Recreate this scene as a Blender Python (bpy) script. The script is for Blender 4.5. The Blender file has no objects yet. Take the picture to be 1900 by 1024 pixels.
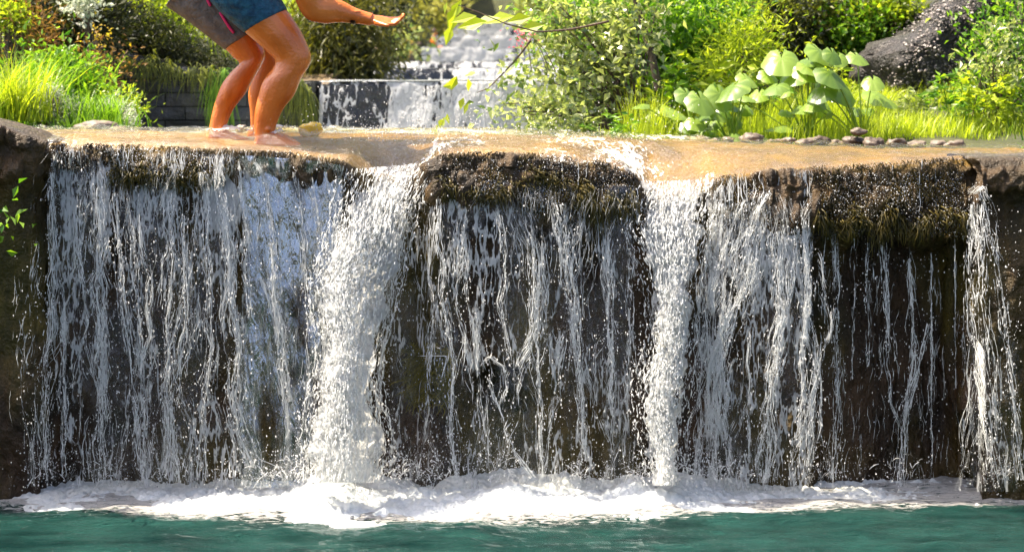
import bpy, math, random
import numpy as np
from mathutils import Vector
C = bpy.context.scene
col = C.collection
R = math.radians
rs = np.random.RandomState(7)

# ------------------------------------------------------------------ camera, sky, sun, exposure
CAMH = 2.217                     # eye height over the pool (metres); focal length 3105 px on a 1900 px wide picture
F, CX, HY = 3105.0, 950.0, 140.0
cd = bpy.data.cameras.new('camera'); cam = bpy.data.objects.new('camera', cd); col.objects.link(cam)
cam.location = (0, 0, CAMH); cam.rotation_euler = (R(90), 0, 0)
cd.sensor_width = 36; cd.lens = F / 1900 * 36; cd.shift_y = -(512 - HY) / 1900
cd.clip_start = 0.1; cd.clip_end = 1000
cd.dof.use_dof = True; cd.dof.focus_distance = 9.0; cd.dof.aperture_fstop = 2.5
C.camera = cam
SUN_EL, SUN_AZ = 62.0, -80.0     # high on the left, a touch behind the fall
w = bpy.data.worlds.new('World'); C.world = w; w.use_nodes = True
nt = w.node_tree; bg = nt.nodes['Background']
sky = nt.nodes.new('ShaderNodeTexSky'); sky.sky_type = 'NISHITA'; sky.sun_disc = False
sky.sun_elevation = R(SUN_EL); sky.sun_rotation = R(SUN_AZ); sky.altitude = 300; sky.air_density = .6; sky.dust_density = 5.0; sky.ozone_density = .2
nt.links.new(sky.outputs[0], bg.inputs[0]); bg.inputs[1].default_value = 0.15
ld = bpy.data.lights.new('sun', 'SUN'); ld.energy = 5.0; ld.angle = R(0.5); ld.color = (1, .88, .70)
sun = bpy.data.objects.new('sun', ld); col.objects.link(sun)
sd = Vector((math.sin(R(SUN_AZ)) * math.cos(R(SUN_EL)), math.cos(R(SUN_AZ)) * math.cos(R(SUN_EL)), math.sin(R(SUN_EL))))
sun.rotation_euler = sd.to_track_quat('Z', 'Y').to_euler()
sun.location = sd * 60
C.view_settings.view_transform = 'Standard'; C.view_settings.look = 'None'
C.view_settings.exposure = 1.6; C.view_settings.gamma = 1.0
C.cycles.max_bounces = 10; C.cycles.transparent_max_bounces = 24
C.cycles.caustics_reflective = False; C.cycles.caustics_refractive = False
C.cycles.sample_clamp_indirect = 6

# ------------------------------------------------------------------ helpers
def P(x, y, Y):
    x = np.asarray(x, float); y = np.asarray(y, float); Y = np.asarray(Y, float)
    return np.stack(np.broadcast_arrays((x - CX) * Y / F, Y, CAMH - (y - HY) * Y / F), -1)
def smooth(a, b, t):
    t = np.clip((t - a) / (b - a), 0, 1); return t * t * (3 - 2 * t)
def _h(i, j, k, s):
    h = (i * 374761393 + j * 668265263 + k * 1442695041 + s * 974634777) & 0xffffffff
    h = ((h ^ (h >> 13)) * 1274126177) & 0xffffffff
    return ((h ^ (h >> 16)) & 0xffff) / 65535.0
def noise(x, y, z=0.0, s=0):
    x, y, z = np.broadcast_arrays(np.asarray(x, float), np.asarray(y, float), np.asarray(z, float))
    i = np.floor(x).astype(np.int64); j = np.floor(y).astype(np.int64); k = np.floor(z).astype(np.int64)
    u = x - i; v = y - j; q = z - k
    u = u * u * (3 - 2 * u); v = v * v * (3 - 2 * v); q = q * q * (3 - 2 * q)
    r = 0
    for a in (0, 1):
        for b in (0, 1):
            for c in (0, 1):
                r = r + _h(i + a, j + b, k + c, s) * (u if a else 1 - u) * (v if b else 1 - v) * (q if c else 1 - q)
    return r * 2 - 1
def fbm(x, y, z=0.0, s=0, o=4, g=.5):
    r = 0; a = 1.0; f = 1.0
    for n in range(o):
        r = r + a * noise(x * f, y * f, z * f if not np.isscalar(z) or z else 0.0, s + n); a *= g; f *= 2.03
    return r

def tag(o, label=None, cat=None, group=None, kind=None):
    for k, v in (('label', label), ('category', cat), ('group', group), ('kind', kind)):
        if v: o[k] = v
    return o
def mesh_obj(name, V, Fc, mat, parent=None, attrs=None, smooth_=True, extra=None):
    """V (n,3); Fc (m,3|4) int array, or list of such arrays"""
    me = bpy.data.meshes.new(name)
    V = np.ascontiguousarray(V, dtype=np.float32).reshape(-1, 3)
    Fl = Fc if isinstance(Fc, list) else [Fc]
    loops = np.concatenate([f.reshape(-1) for f in Fl]).astype(np.int32)
    starts = []; p = 0
    for f in Fl:
        n, k = f.shape; starts.append(p + np.arange(n) * k); p += n * k
    starts = np.concatenate(starts).astype(np.int32)
    me.vertices.add(len(V)); me.vertices.foreach_set('co', V.reshape(-1))
    me.loops.add(len(loops)); me.loops.foreach_set('vertex_index', loops)
    me.polygons.add(len(starts)); me.polygons.foreach_set('loop_start', starts)
    me.update(calc_edges=True)
    me.polygons.foreach_set('use_smooth', np.full(len(starts), smooth_, dtype=bool))
    for k, a in (attrs or {}).items():
        at = me.attributes.new(k, 'FLOAT', 'POINT'); at.data.foreach_set('value', np.ascontiguousarray(a, dtype=np.float32).reshape(-1))
    for m in (mat if isinstance(mat, (list, tuple)) else [mat]): me.materials.append(m)
    if extra is not None: me.polygons.foreach_set('material_index', np.asarray(extra, dtype=np.int32))
    me.update()
    o = bpy.data.objects.new(name, me); col.objects.link(o)
    if parent is not None:
        o.parent = parent; o.matrix_parent_inverse = parent.matrix_basis.inverted()
    return o
def empty(name, loc):
    o = bpy.data.objects.new(name, None); col.objects.link(o); o.location = [float(q) for q in loc]; o.empty_display_size = .1
    return o
def gridf(n, m, wrap=False):
    """faces of an n x m vertex grid (row major)"""
    i = np.arange(n - 1)[:, None]; j = np.arange(m if wrap else m - 1)[None, :]
    a = i * m + j; b = i * m + (j + 1) % m
    return np.stack([a, b, b + m, a + m], -1).reshape(-1, 4)
def tubes(paths, radii, sides=4, squash=None):
    """paths (N,K,3), radii (N,K) -> verts, quads"""
    N, K, _ = paths.shape
    t = np.gradient(paths, axis=1); t /= np.linalg.norm(t, axis=2, keepdims=True) + 1e-9
    ref = np.zeros_like(t); ref[..., 1] = 1
    par = np.abs(t[..., 1]) > .9; ref[par] = (1, 0, 0)
    u = np.cross(t, ref); u /= np.linalg.norm(u, axis=2, keepdims=True) + 1e-9
    v = np.cross(t, u)
    an = np.arange(sides) * 2 * np.pi / sides
    V = paths[:, :, None, :] + radii[:, :, None, None] * (u[:, :, None, :] * np.cos(an)[:, None] + v[:, :, None, :] * np.sin(an)[:, None])
    base = gridf(K, sides, True)
    Fc = (np.arange(N)[:, None, None] * (K * sides) + base[None]).reshape(-1, 4)
    return V.reshape(-1, 3), Fc
def resample(pl, k):
    pl = np.asarray(pl, float); d = np.r_[0, np.cumsum(np.linalg.norm(np.diff(pl, axis=0), axis=1))]
    t = np.linspace(0, d[-1], k)
    return np.stack([np.interp(t, d, pl[:, c]) for c in range(pl.shape[1])], -1)
def merge(parts):
    """list of (V, F) with the same face size"""
    Vs, Fs, o = [], [], 0
    for V, f in parts: Vs.append(V); Fs.append(f + o); o += len(V)
    return np.concatenate(Vs), np.concatenate(Fs)
OV = np.array([[0, 0, 1], [1, 0, 0], [0, 1, 0], [-1, 0, 0], [0, -1, 0], [0, 0, -1]], float)
OF = np.array([[0, 1, 2], [0, 2, 3], [0, 3, 4], [0, 4, 1], [5, 2, 1], [5, 3, 2], [5, 4, 3], [5, 1, 4]])
def drops(pos, r, stretch=None):
    n = len(pos); r = np.broadcast_to(np.asarray(r, float), (n,))
    S = np.ones((n, 3)) if stretch is None else np.stack([np.ones(n), np.ones(n), stretch], -1)
    V = pos[:, None, :] + OV[None] * r[:, None, None] * S[:, None, :]
    Fc = (np.arange(n)[:, None, None] * 6 + OF[None]).reshape(-1, 3)
    return V.reshape(-1, 3), Fc

# ------------------------------------------------------------------ materials
def newmat(name):
    m = bpy.data.materials.new(name); m.use_nodes = True; t = m.node_tree; t.nodes.clear()
    out = t.nodes.new('ShaderNodeOutputMaterial')
    return m, t, out
def N(t, typ, **kw):
    n = t.nodes.new(typ)
    for k, v in kw.items():
        if k.startswith('i_'):
            key = k[2:]; n.inputs[int(key) if key.isdigit() else key.replace('_', ' ')].default_value = v
        else: setattr(n, k, v)
    return n
def ramp(t, fac, stops, interp='LINEAR'):
    n = t.nodes.new('ShaderNodeValToRGB'); cr = n.color_ramp; cr.interpolation = interp
    while len(cr.elements) < len(stops): cr.elements.new(.5)
    for e, (p, c) in zip(cr.elements, stops):
        e.position = p; e.color = (c, c, c, 1) if np.isscalar(c) else (*c, 1)
    t.links.new(fac, n.inputs[0]); return n.outputs[0]
def tex(t, scale, detail=4, stretch=None, rough=.55, dist=0.0):
    tc = t.nodes.new('ShaderNodeTexCoord'); mp = t.nodes.new('ShaderNodeMapping')
    t.links.new(tc.outputs['Object'], mp.inputs[0])
    if stretch: mp.inputs['Scale'].default_value = stretch
    n = N(t, 'ShaderNodeTexNoise', i_Scale=scale, i_Detail=detail, i_Roughness=rough, i_Distortion=dist)
    t.links.new(mp.outputs[0], n.inputs['Vector']); return n.outputs['Fac']
def mixc(t, fac, a, b):
    n = t.nodes.new('ShaderNodeMix'); n.data_type = 'RGBA'
    for s, v in ((0, fac), (6, a), (7, b)):
        if hasattr(v, 'is_linked'): t.links.new(v, n.inputs[s])
        else: n.inputs[s].default_value = v if np.isscalar(v) else (*v, 1)
    return n.outputs[2]
def math_(t, op, a, b=None, c=None, clamp=False):
    n = t.nodes.new('ShaderNodeMath'); n.operation = op; n.use_clamp = clamp
    for i, v in enumerate((a, b, c)):
        if v is None: continue
        if hasattr(v, 'is_linked'): t.links.new(v, n.inputs[i])
        else: n.inputs[i].default_value = v
    return n.outputs[0]
def attr(t, name):
    n = t.nodes.new('ShaderNodeAttribute'); n.attribute_name = name; return n.outputs['Fac']
def bump(t, h, strength, dist=.02):
    b = N(t, 'ShaderNodeBump', i_Strength=strength, i_Distance=dist); t.links.new(h, b.inputs['Height']); return b.outputs[0]
def mixs(t, fac, a, b):
    n = t.nodes.new('ShaderNodeMixShader')
    if hasattr(fac, 'is_linked'): t.links.new(fac, n.inputs[0])
    else: n.inputs[0].default_value = fac
    t.links.new(a, n.inputs[1]); t.links.new(b, n.inputs[2]); return n.outputs[0]

def simple(name, c1, c2, scale=8, rough=.6, bumps=.4, bscale=None, bdist=.02, spec=.5, stretch=None, lo=.35, hi=.65):
    m, t, out = newmat(name); p = N(t, 'ShaderNodeBsdfPrincipled', i_Roughness=rough); p.inputs['Specular IOR Level'].default_value = spec
    c = mixc(t, ramp(t, tex(t, scale, 6, stretch), [(lo, 0.), (hi, 1.)]), c1, c2); t.links.new(c, p.inputs['Base Color'])
    if bumps: t.links.new(bump(t, tex(t, bscale or scale * 3, 6, stretch), bumps, bdist), p.inputs['Normal'])
    t.links.new(p.outputs[0], out.inputs[0]); return m
def leafmat(name, ca, cb, trans=.45, rough=.4, spec=.5, tcol=None):
    m, t, out = newmat(name); p = N(t, 'ShaderNodeBsdfPrincipled', i_Roughness=rough); p.inputs['Specular IOR Level'].default_value = spec
    c = mixc(t, attr(t, 'rnd'), ca, cb); t.links.new(c, p.inputs['Base Color'])
    tr = t.nodes.new('ShaderNodeBsdfTranslucent')
    if tcol is None: tcol = (1.5, 1.5, .55)
    mu = t.nodes.new('ShaderNodeMix'); mu.data_type = 'RGBA'; mu.blend_type = 'MULTIPLY'; mu.inputs[0].default_value = 1
    t.links.new(c, mu.inputs[6]); mu.inputs[7].default_value = (*tcol, 1); t.links.new(mu.outputs[2], tr.inputs[0])
    t.links.new(mixs(t, trans, p.outputs[0], tr.outputs[0]), out.inputs[0]); return m

def rock_mat():
    m, t, out = newmat('wet_mossy_rock'); p = N(t, 'ShaderNodeBsdfPrincipled'); p.inputs['Specular IOR Level'].default_value = .35
    n1 = tex(t, 3.2, 6); n2 = tex(t, 1.7, 5, (1, 1, .6)); n3 = tex(t, 14, 5, (1, 1, .35))
    dark = mixc(t, ramp(t, n1, [(.35, 0.), (.65, 1.)]), (.016, .009, .003), (.055, .027, .009))
    moss = mixc(t, ramp(t, n3, [(.3, 0.), (.7, 1.)]), (.034, .028, .003), (.105, .072, .008))
    face = mixc(t, ramp(t, n2, [(.45, 0.), (.62, 1.)]), dark, moss)
    lip = mixc(t, ramp(t, n3, [(.35, 0.), (.65, 1.)]), (.022, .013, .005), (.085, .046, .012))
    face = mixc(t, attr(t, 'hump'), face, lip)
    org = mixc(t, ramp(t, tex(t, 4, 6, (1, .5, 1)), [(.35, 0.), (.65, 1.)]), (.11, .055, .001), (.25, .135, .003))
    face = mixc(t, attr(t, 'dry'), face, mixc(t, ramp(t, n3, [(.35, 0.), (.65, 1.)]), (.018, .014, .008), (.06, .042, .022)))
    c = mixc(t, attr(t, 'top'), face, org); t.links.new(c, p.inputs['Base Color'])
    t.links.new(ramp(t, tex(t, 9, 4), [(.3, .22), (.7, .6)]), p.inputs['Roughness'])
    t.links.new(bump(t, tex(t, 60, 5), 1., .02), p.inputs['Normal'])
    t.links.new(p.outputs[0], out.inputs[0]); return m
def white_mat(name, rough=.35, trans=.5, clear=.0, colr=(.88, .89, .88)):
    m, t, out = newmat(name); p = N(t, 'ShaderNodeBsdfPrincipled', i_Roughness=rough); p.inputs['Base Color'].default_value = (*colr, 1)
    p.inputs['Specular IOR Level'].default_value = .6
    tr = t.nodes.new('ShaderNodeBsdfTranslucent'); tr.inputs[0].default_value = (*colr, 1)
    s = mixs(t, trans, p.outputs[0], tr.outputs[0])
    if clear:
        tp = t.nodes.new('ShaderNodeBsdfTransparent'); s = mixs(t, clear, s, tp.outputs[0])
    t.links.new(s, out.inputs[0]); return m
def film_mat(name, foam_scale=(13, 13, 2.6), gl=.06, tint=(.97, .96, .93)):
    """sheet of falling water: clear glossy skin with streaks of white air-filled water where the flow is thick"""
    m, t, out = newmat(name)
    n1 = tex(t, 1, 5, foam_scale, .6, 1.2); n2 = tex(t, 1, 4, tuple(v * 4.2 for v in foam_scale), .6, .6)
    nn = math_(t, 'ADD', math_(t, 'MULTIPLY', n1, .5), math_(t, 'MULTIPLY', n2, .5))
    v = math_(t, 'ADD', nn, math_(t, 'MULTIPLY', math_(t, 'SUBTRACT', attr(t, 'foam'), .5), .62))
    fac = ramp(t, v, [(.51, 0.), (.575, 1.)])
    tcv = t.nodes.new('ShaderNodeTexCoord'); mpv = t.nodes.new('ShaderNodeMapping'); mpv.inputs['Scale'].default_value = tuple(v * w_ for v, w_ in zip(foam_scale, (2.5, 2.5, 2.6))); t.links.new(tcv.outputs['Object'], mpv.inputs[0])
    ds = N(t, 'ShaderNodeTexNoise', i_Scale=1.6, i_Detail=3); t.links.new(mpv.outputs[0], ds.inputs['Vector']); va = t.nodes.new('ShaderNodeVectorMath'); va.operation = 'MULTIPLY_ADD'; t.links.new(ds.outputs['Color'], va.inputs[0]); va.inputs[1].default_value = (1.3, 1.3, 1.3); t.links.new(mpv.outputs[0], va.inputs[2])
    vo = t.nodes.new('ShaderNodeTexVoronoi'); vo.feature = 'DISTANCE_TO_EDGE'; vo.inputs['Scale'].default_value = 1; t.links.new(va.outputs[0], vo.inputs['Vector'])
    patch = ramp(t, math_(t, 'ADD', n1, math_(t, 'MULTIPLY', attr(t, 'foam'), .35)), [(.53, 0.), (.63, 1.)])
    lace_ = math_(t, 'SUBTRACT', 1.0, math_(t, 'DIVIDE', vo.outputs['Distance'], math_(t, 'ADD', math_(t, 'MULTIPLY', patch, .15), .004)), clamp=True)
    lace_ = math_(t, 'MULTIPLY', ramp(t, lace_, [(.15, 0.), (.55, 1.)]), patch)
    fac = math_(t, 'MAXIMUM', fac, math_(t, 'MULTIPLY', lace_, math_(t, 'GREATER_THAN', attr(t, 'foam'), -.1)))
    b = bump(t, math_(t, 'ADD', nn, math_(t, 'MULTIPLY', lace_, .3)), 1., .04)
    p = N(t, 'ShaderNodeBsdfPrincipled', i_Roughness=.3); p.inputs['Base Color'].default_value = (.88, .89, .89, 1); t.links.new(b, p.inputs['Normal'])
    tr = t.nodes.new('ShaderNodeBsdfTranslucent'); tr.inputs[0].default_value = (.88, .89, .89, 1)
    white = mixs(t, .5, p.outputs[0], tr.outputs[0])
    tp = t.nodes.new('ShaderNodeBsdfTransparent'); tp.inputs[0].default_value = (*tint, 1)
    g = N(t, 'ShaderNodeBsdfGlossy', i_Roughness=.12); g.inputs[0].default_value = (.9, .95, 1, 1); t.links.new(b, g.inputs['Normal'])
    clear = mixs(t, math_(t, 'MULTIPLY', attr(t, 'wet'), gl), tp.outputs[0], g.outputs[0])
    t.links.new(mixs(t, math_(t, 'MULTIPLY', fac, .88), clear, white), out.inputs[0]); return m
def topwater_mat():
    m, t, out = newmat('shallow_running_water')
    n1 = tex(t, 1, 6, (7, 3.2, 5), .62, 1.0); n2 = tex(t, 1, 5, (46, 20, 30), .65, .5)
    nn = math_(t, 'ADD', math_(t, 'MULTIPLY', n1, .4), math_(t, 'MULTIPLY', n2, .6))
    v = math_(t, 'ADD', nn, math_(t, 'MULTIPLY', math_(t, 'SUBTRACT', attr(t, 'foam'), .5), .5))
    fac = ramp(t, v, [(.55, 0.), (.60, 1.)]); b = bump(t, nn, 1., .05)  # white flecks: foam and, in part, sparkle put into the colour
    p = N(t, 'ShaderNodeBsdfPrincipled', i_Roughness=.3); p.inputs['Base Color'].default_value = (.85, .82, .74, 1)
    tp = t.nodes.new('ShaderNodeBsdfTransparent'); tp.inputs[0].default_value = (.97, .93, .74, 1)
    g = N(t, 'ShaderNodeBsdfGlossy', i_Roughness=.18); g.inputs[0].default_value = (1, 1, 1, 1); t.links.new(b, g.inputs['Normal'])
    fr = N(t, 'ShaderNodeFresnel', i_IOR=1.33); t.links.new(b, fr.inputs['Normal'])
    clear = mixs(t, math_(t, 'MULTIPLY', fr.outputs[0], .22, clamp=True), tp.outputs[0], g.outputs[0])
    t.links.new(mixs(t, math_(t, 'MULTIPLY', fac, .75), clear, p.outputs[0]), out.inputs[0]); return m
def pool_mat():
    m, t, out = newmat('teal_pool_water'); p = N(t, 'ShaderNodeBsdfPrincipled', i_Roughness=.1, i_IOR=1.33)
    n = tex(t, 1, 5, (2.2, 6, 3)); f = tex(t, 1, 6, (16, 60, 8), .68, .8)
    c = mixc(t, ramp(t, n, [(.35, 0.), (.65, 1.)]), (.004, .027, .024), (.019, .074, .063))
    v = math_(t, 'ADD', f, math_(t, 'MULTIPLY', math_(t, 'SUBTRACT', attr(t, 'foam'), .42), .9))
    ff = ramp(t, v, [(.55, 0.), (.66, .9)])
    c = mixc(t, ff, c, (.62, .60, .58)); t.links.new(c, p.inputs['Base Color'])
    t.links.new(math_(t, 'ADD', math_(t, 'MULTIPLY', ff, .4), .1), p.inputs['Roughness'])
    t.links.new(bump(t, tex(t, 1, 6, (16, 60, 10), .62), 1., .06), p.inputs['Normal'])
    t.links.new(p.outputs[0], out.inputs[0]); return m
def foam_mat():
    m, t, out = newmat('white_foam'); p = N(t, 'ShaderNodeBsdfPrincipled', i_Roughness=.5)
    c = mixc(t, ramp(t, tex(t, 30, 6), [(.3, 0.), (.6, 1.)]), (.58, .63, .64), (.80, .82, .82)); t.links.new(c, p.inputs['Base Color'])
    t.links.new(bump(t, tex(t, 90, 5), .8, .012), p.inputs['Normal'])
    tr = t.nodes.new('ShaderNodeBsdfTranslucent'); tr.inputs[0].default_value = (.85, .9, .9, 1)
    t.links.new(mixs(t, .25, p.outputs[0], tr.outputs[0]), out.inputs[0]); return m
def wall_mat():
    m, t, out = newmat('dark_block_stone'); p = N(t, 'ShaderNodeBsdfPrincipled', i_Roughness=.6)
    tc = t.nodes.new('ShaderNodeTexCoord'); mp = t.nodes.new('ShaderNodeMapping'); mp.inputs['Rotation'].default_value = (R(90), 0, 0)
    t.links.new(tc.outputs['Object'], mp.inputs[0])
    br = N(t, 'ShaderNodeTexBrick', i_Scale=1.0); br.inputs['Brick Width'].default_value = .34; br.inputs['Row Height'].default_value = .115
    br.inputs['Mortar Size'].default_value = .008; br.inputs['Mortar Smooth'].default_value = .5
    br.inputs['Color1'].default_value = (.055, .058, .062, 1); br.inputs['Color2'].default_value = (.085, .082, .078, 1); br.inputs['Mortar'].default_value = (.015, .015, .014, 1)
    t.links.new(mp.outputs[0], br.inputs[0])
    c = mixc(t, ramp(t, tex(t, 7, 6), [(.45, 0.), (.7, .7)]), br.outputs[0], (.05, .045, .02)); t.links.new(c, p.inputs['Base Color'])
    h = math_(t, 'ADD', math_(t, 'MULTIPLY', br.outputs[1], -.6), tex(t, 25, 6)); t.links.new(bump(t, h, .8, .03), p.inputs['Normal'])
    t.links.new(p.outputs[0], out.inputs[0]); return m

M = {}
M['rock'] = rock_mat(); M['strand'] = white_mat('white_water_strand', .25, .5, .15); M['drop'] = white_mat('water_drop', .2, .5, .1, (.9, .9, .9))
M['chute'] = white_mat('white_churned_water', .35, .55); M['film'] = film_mat('falling_water_film'); M['smooth'] = film_mat('smooth_water_film', (6, 6, 1.4), .36)
M['top'] = topwater_mat(); M['pool'] = pool_mat(); M['foam'] = foam_mat(); M['wall'] = wall_mat()
M['moss'] = leafmat('hanging_moss', (.045, .040, .006), (.15, .11, .014), .3, .35)
M['goldmoss'] = leafmat('golden_moss', (.09, .075, .005), (.24, .19, .015), .3, .45)
M['boulder'] = simple('dark_gravelly_rock', (.012, .011, .011), (.06, .052, .048), 16, .4, 1., 38, .05)
M['stone'] = simple('pale_river_stone', (.07, .05, .035), (.20, .155, .115), 9, .5, .7, 30)
M['soil'] = simple('grassy_ground', (.018, .024, .008), (.05, .055, .015), 2.2, .9, .6, 30)
M['bark'] = simple('bark', (.05, .035, .025), (.13, .09, .06), 14, .8, .6, 40)
M['tread'] = film_mat('stream_water', (4, 2, 4), .6)

# ------------------------------------------------------------------ the ledge: a rock weir with an overhanging mossy lip
LX = np.array([-300, -60, 0, 45, 90, 97, 240, 370, 480, 560, 640, 668, 700, 760, 795, 815, 900, 1000, 1100, 1160, 1195, 1225, 1300, 1330, 1450, 1600, 1778, 1786, 1794, 1900, 2300.])
LYp = np.array([190, 215, 229, 243, 262, 266, 270, 276, 281, 286, 299, 318, 328, 326, 312, 288, 283, 286, 296, 312, 338, 350, 346, 330, 313, 306, 292, 291, 290, 290, 280.])
LXm = (LX - CX) / 345.0; LZ = CAMH - (LYp - HY) / 345.0
def lip_z(X): return np.interp(X, LXm, LZ)
OX = (np.array([-300, 80, 110, 370, 600, 660, 800, 830, 1000, 1150, 1190, 1310, 1340, 1490, 1520, 1770, 1790, 1800, 2300]) - CX) / 345.0
OO = np.array([.06, .06, .14, .20, .12, .05, .05, .16, .20, .22, .08, .06, .12, .16, .38, .40, .2, .10, .10])
HH = CAMH - (np.array([340, 340, 330, 345, 340, 360, 360, 375, 385, 400, 400, 400, 410, 430, 425, 440, 400, 360, 360]) - HY) / 345.0
LYd = (np.array([-300, 60, 92, 110, 640, 690, 770, 810, 1000, 1160, 1220, 1300, 1340, 1500, 1640, 1782, 1792, 1800, 2300]) - CX) / 345.0
LYy = np.array([8.80, 8.86, 8.90, 9.02, 9.0, 9.14, 9.14, 8.98, 8.95, 8.98, 9.10, 9.10, 9.0, 8.95, 8.92, 8.95, 8.90, 8.78, 8.75])
def lip_y(X): return np.interp(X, LYd, LYy)
def face_y(X, z):
    """distance of the rock face (rough) at X, z"""
    o = np.interp(X, OX, OO) * (1 + .35 * noise(X * 2.3, 0, 0, 5)); zh = np.interp(X, OX, HH) + .06 * noise(X * 5, 3, 0, 6) + .05 * noise(X * 13, 3, 0, 8)
    y = lip_y(X) + o * smooth(zh + .07, zh - .10, z) - .05 * np.exp(-((z - zh - .12) / .1) ** 2)
    px = CX + X * 345; py = HY + (CAMH - z) * 345
    y = y + .45 * np.exp(-(((px - 930) / 52) ** 4 + ((py - 735) / 52) ** 4))
    y = y - .10 * smooth(1.0, 0.0, z)
    return y
def ledge_part(name, px0, px1, step, back=10.9, clip=False):
    parent = None
    X = np.arange((px0 - CX) / 345, (px1 - CX) / 345 + 1e-6, step)
    Xo = X; X = np.clip(X, (97 - CX) / 345, (1784 - CX) / 345) if clip else X
    nt_, na = 84, 18; zf = np.linspace(0, 1, 200)
    zl = lip_z(X)[:, None]; yl = lip_y(X)[:, None]; r = .11 + .04 * noise(X * 1.5, 7)[:, None]
    zb = np.interp(X, (np.array([-300, 0, 92, 250, 900, 1400, 1786, 1792, 2300]) - CX) / 345, [2.12, 2.02, 1.86, 1.845, 1.834, 1.79, 1.745, 1.81, 1.81])[:, None]
    if not clip: zb = zl - .55
    tt = np.linspace(0, 1, nt_)[None, :]
    Yt = back + (yl + r - back) * (1 - (1 - tt) ** 1.3)
    Zt = zb + (zl - zb) * (smooth(.55, 1.0, tt) if clip else smooth(-.05, .45, tt))
    aa = np.linspace(0, math.pi / 2, na + 1)[None, 1:]
    Ya = yl + r - r * np.sin(aa); Za = zl - r + r * np.cos(aa)
    z0 = zl - r; Zf = z0 + (-.35 - z0) * zf[None, 1:]
    Yf = face_y(np.repeat(X[:, None], Zf.shape[1], 1), Zf)
    Yf = Yf + (yl - Yf[:, :1]) * smooth(.25, 0, (z0 - Zf))
    XX = np.repeat(Xo[:, None], nt_ + na + Zf.shape[1], 1); YY = np.concatenate([Yt, Ya, Yf], 1); ZZ = np.concatenate([np.broadcast_to(Zt, Yt.shape), Za, Zf], 1)
    V = np.stack([XX, YY, ZZ], -1)
    du = np.gradient(V, axis=0); dv = np.gradient(V, axis=1); nn = np.cross(dv, du); nn /= np.linalg.norm(nn, axis=2, keepdims=True) + 1e-9
    nn[nn[..., 1] > .8] *= -1
    ist = np.concatenate([np.ones(nt_), smooth(.62, .12, np.linspace(0, 1, na)), np.zeros(Zf.shape[1])])[None, :]
    depth = zl - ZZ
    hump = np.clip(smooth(.45, .1, depth) * (1 - ist), 0, 1) * smooth(.0, .04, depth)
    amp = .25 + .75 * (1 - ist)
    d = .055 * fbm(XX * 2, YY * 2, ZZ * 2, 11, 3) * (1 - ist) + amp * (.022 * fbm(XX * 7, YY * 7, ZZ * 6, 21, 3) + .012 * np.abs(noise(XX * 24, YY * 14, ZZ * 13, 31)) + .006 * noise(XX * 55, YY * 55, ZZ * 40, 32))
    d = d + hump * (.045 * np.abs(noise(XX * 13, YY * 9, ZZ * 7, 41)) + .03 * np.abs(noise(XX * 33, YY * 20, ZZ * 18, 42)))
    d = d + .02 * (1 - ist) * (1 - hump) * np.abs(noise(XX * 20, 0, ZZ * 2.2, 43))
    V = V + nn * d[..., None]
    dry = 0 * XX + (0. if clip else 1.)
    dryz = ist * np.clip(dry, 0, 1)
    top = ist * (1 - np.clip(dry, 0, 1) * .9) * (1 - .25 * np.abs(fbm(XX * 3, YY * 3, 0, 51)))
    o = mesh_obj(name, V.reshape(-1, 3), gridf(len(Xo), V.shape[1])[:, ::-1], M['rock'], parent,
                 {'dry': dryz, 'top': np.clip(top, 0, 1), 'hump': np.clip(hump * (.7 + .5 * noise(XX * 3, 0, ZZ * 3, 61)), 0, 1)})
    return o, V
led, LV = ledge_part('rock_ledge', -170, 2080, .008, clip=True); tag(led, kind='structure')
lb, _ = ledge_part('boulder', -420, 92, .010, back=9.75)
tag(lb, 'dark mossy boulder rising at the left end of the waterfall ledge', 'rock')
rb, _ = ledge_part('rock_abutment', 1790, 2400, .010, back=9.7)
tag(rb, 'dark moss covered rock block closing the right end of the waterfall ledge', 'rock')

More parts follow.
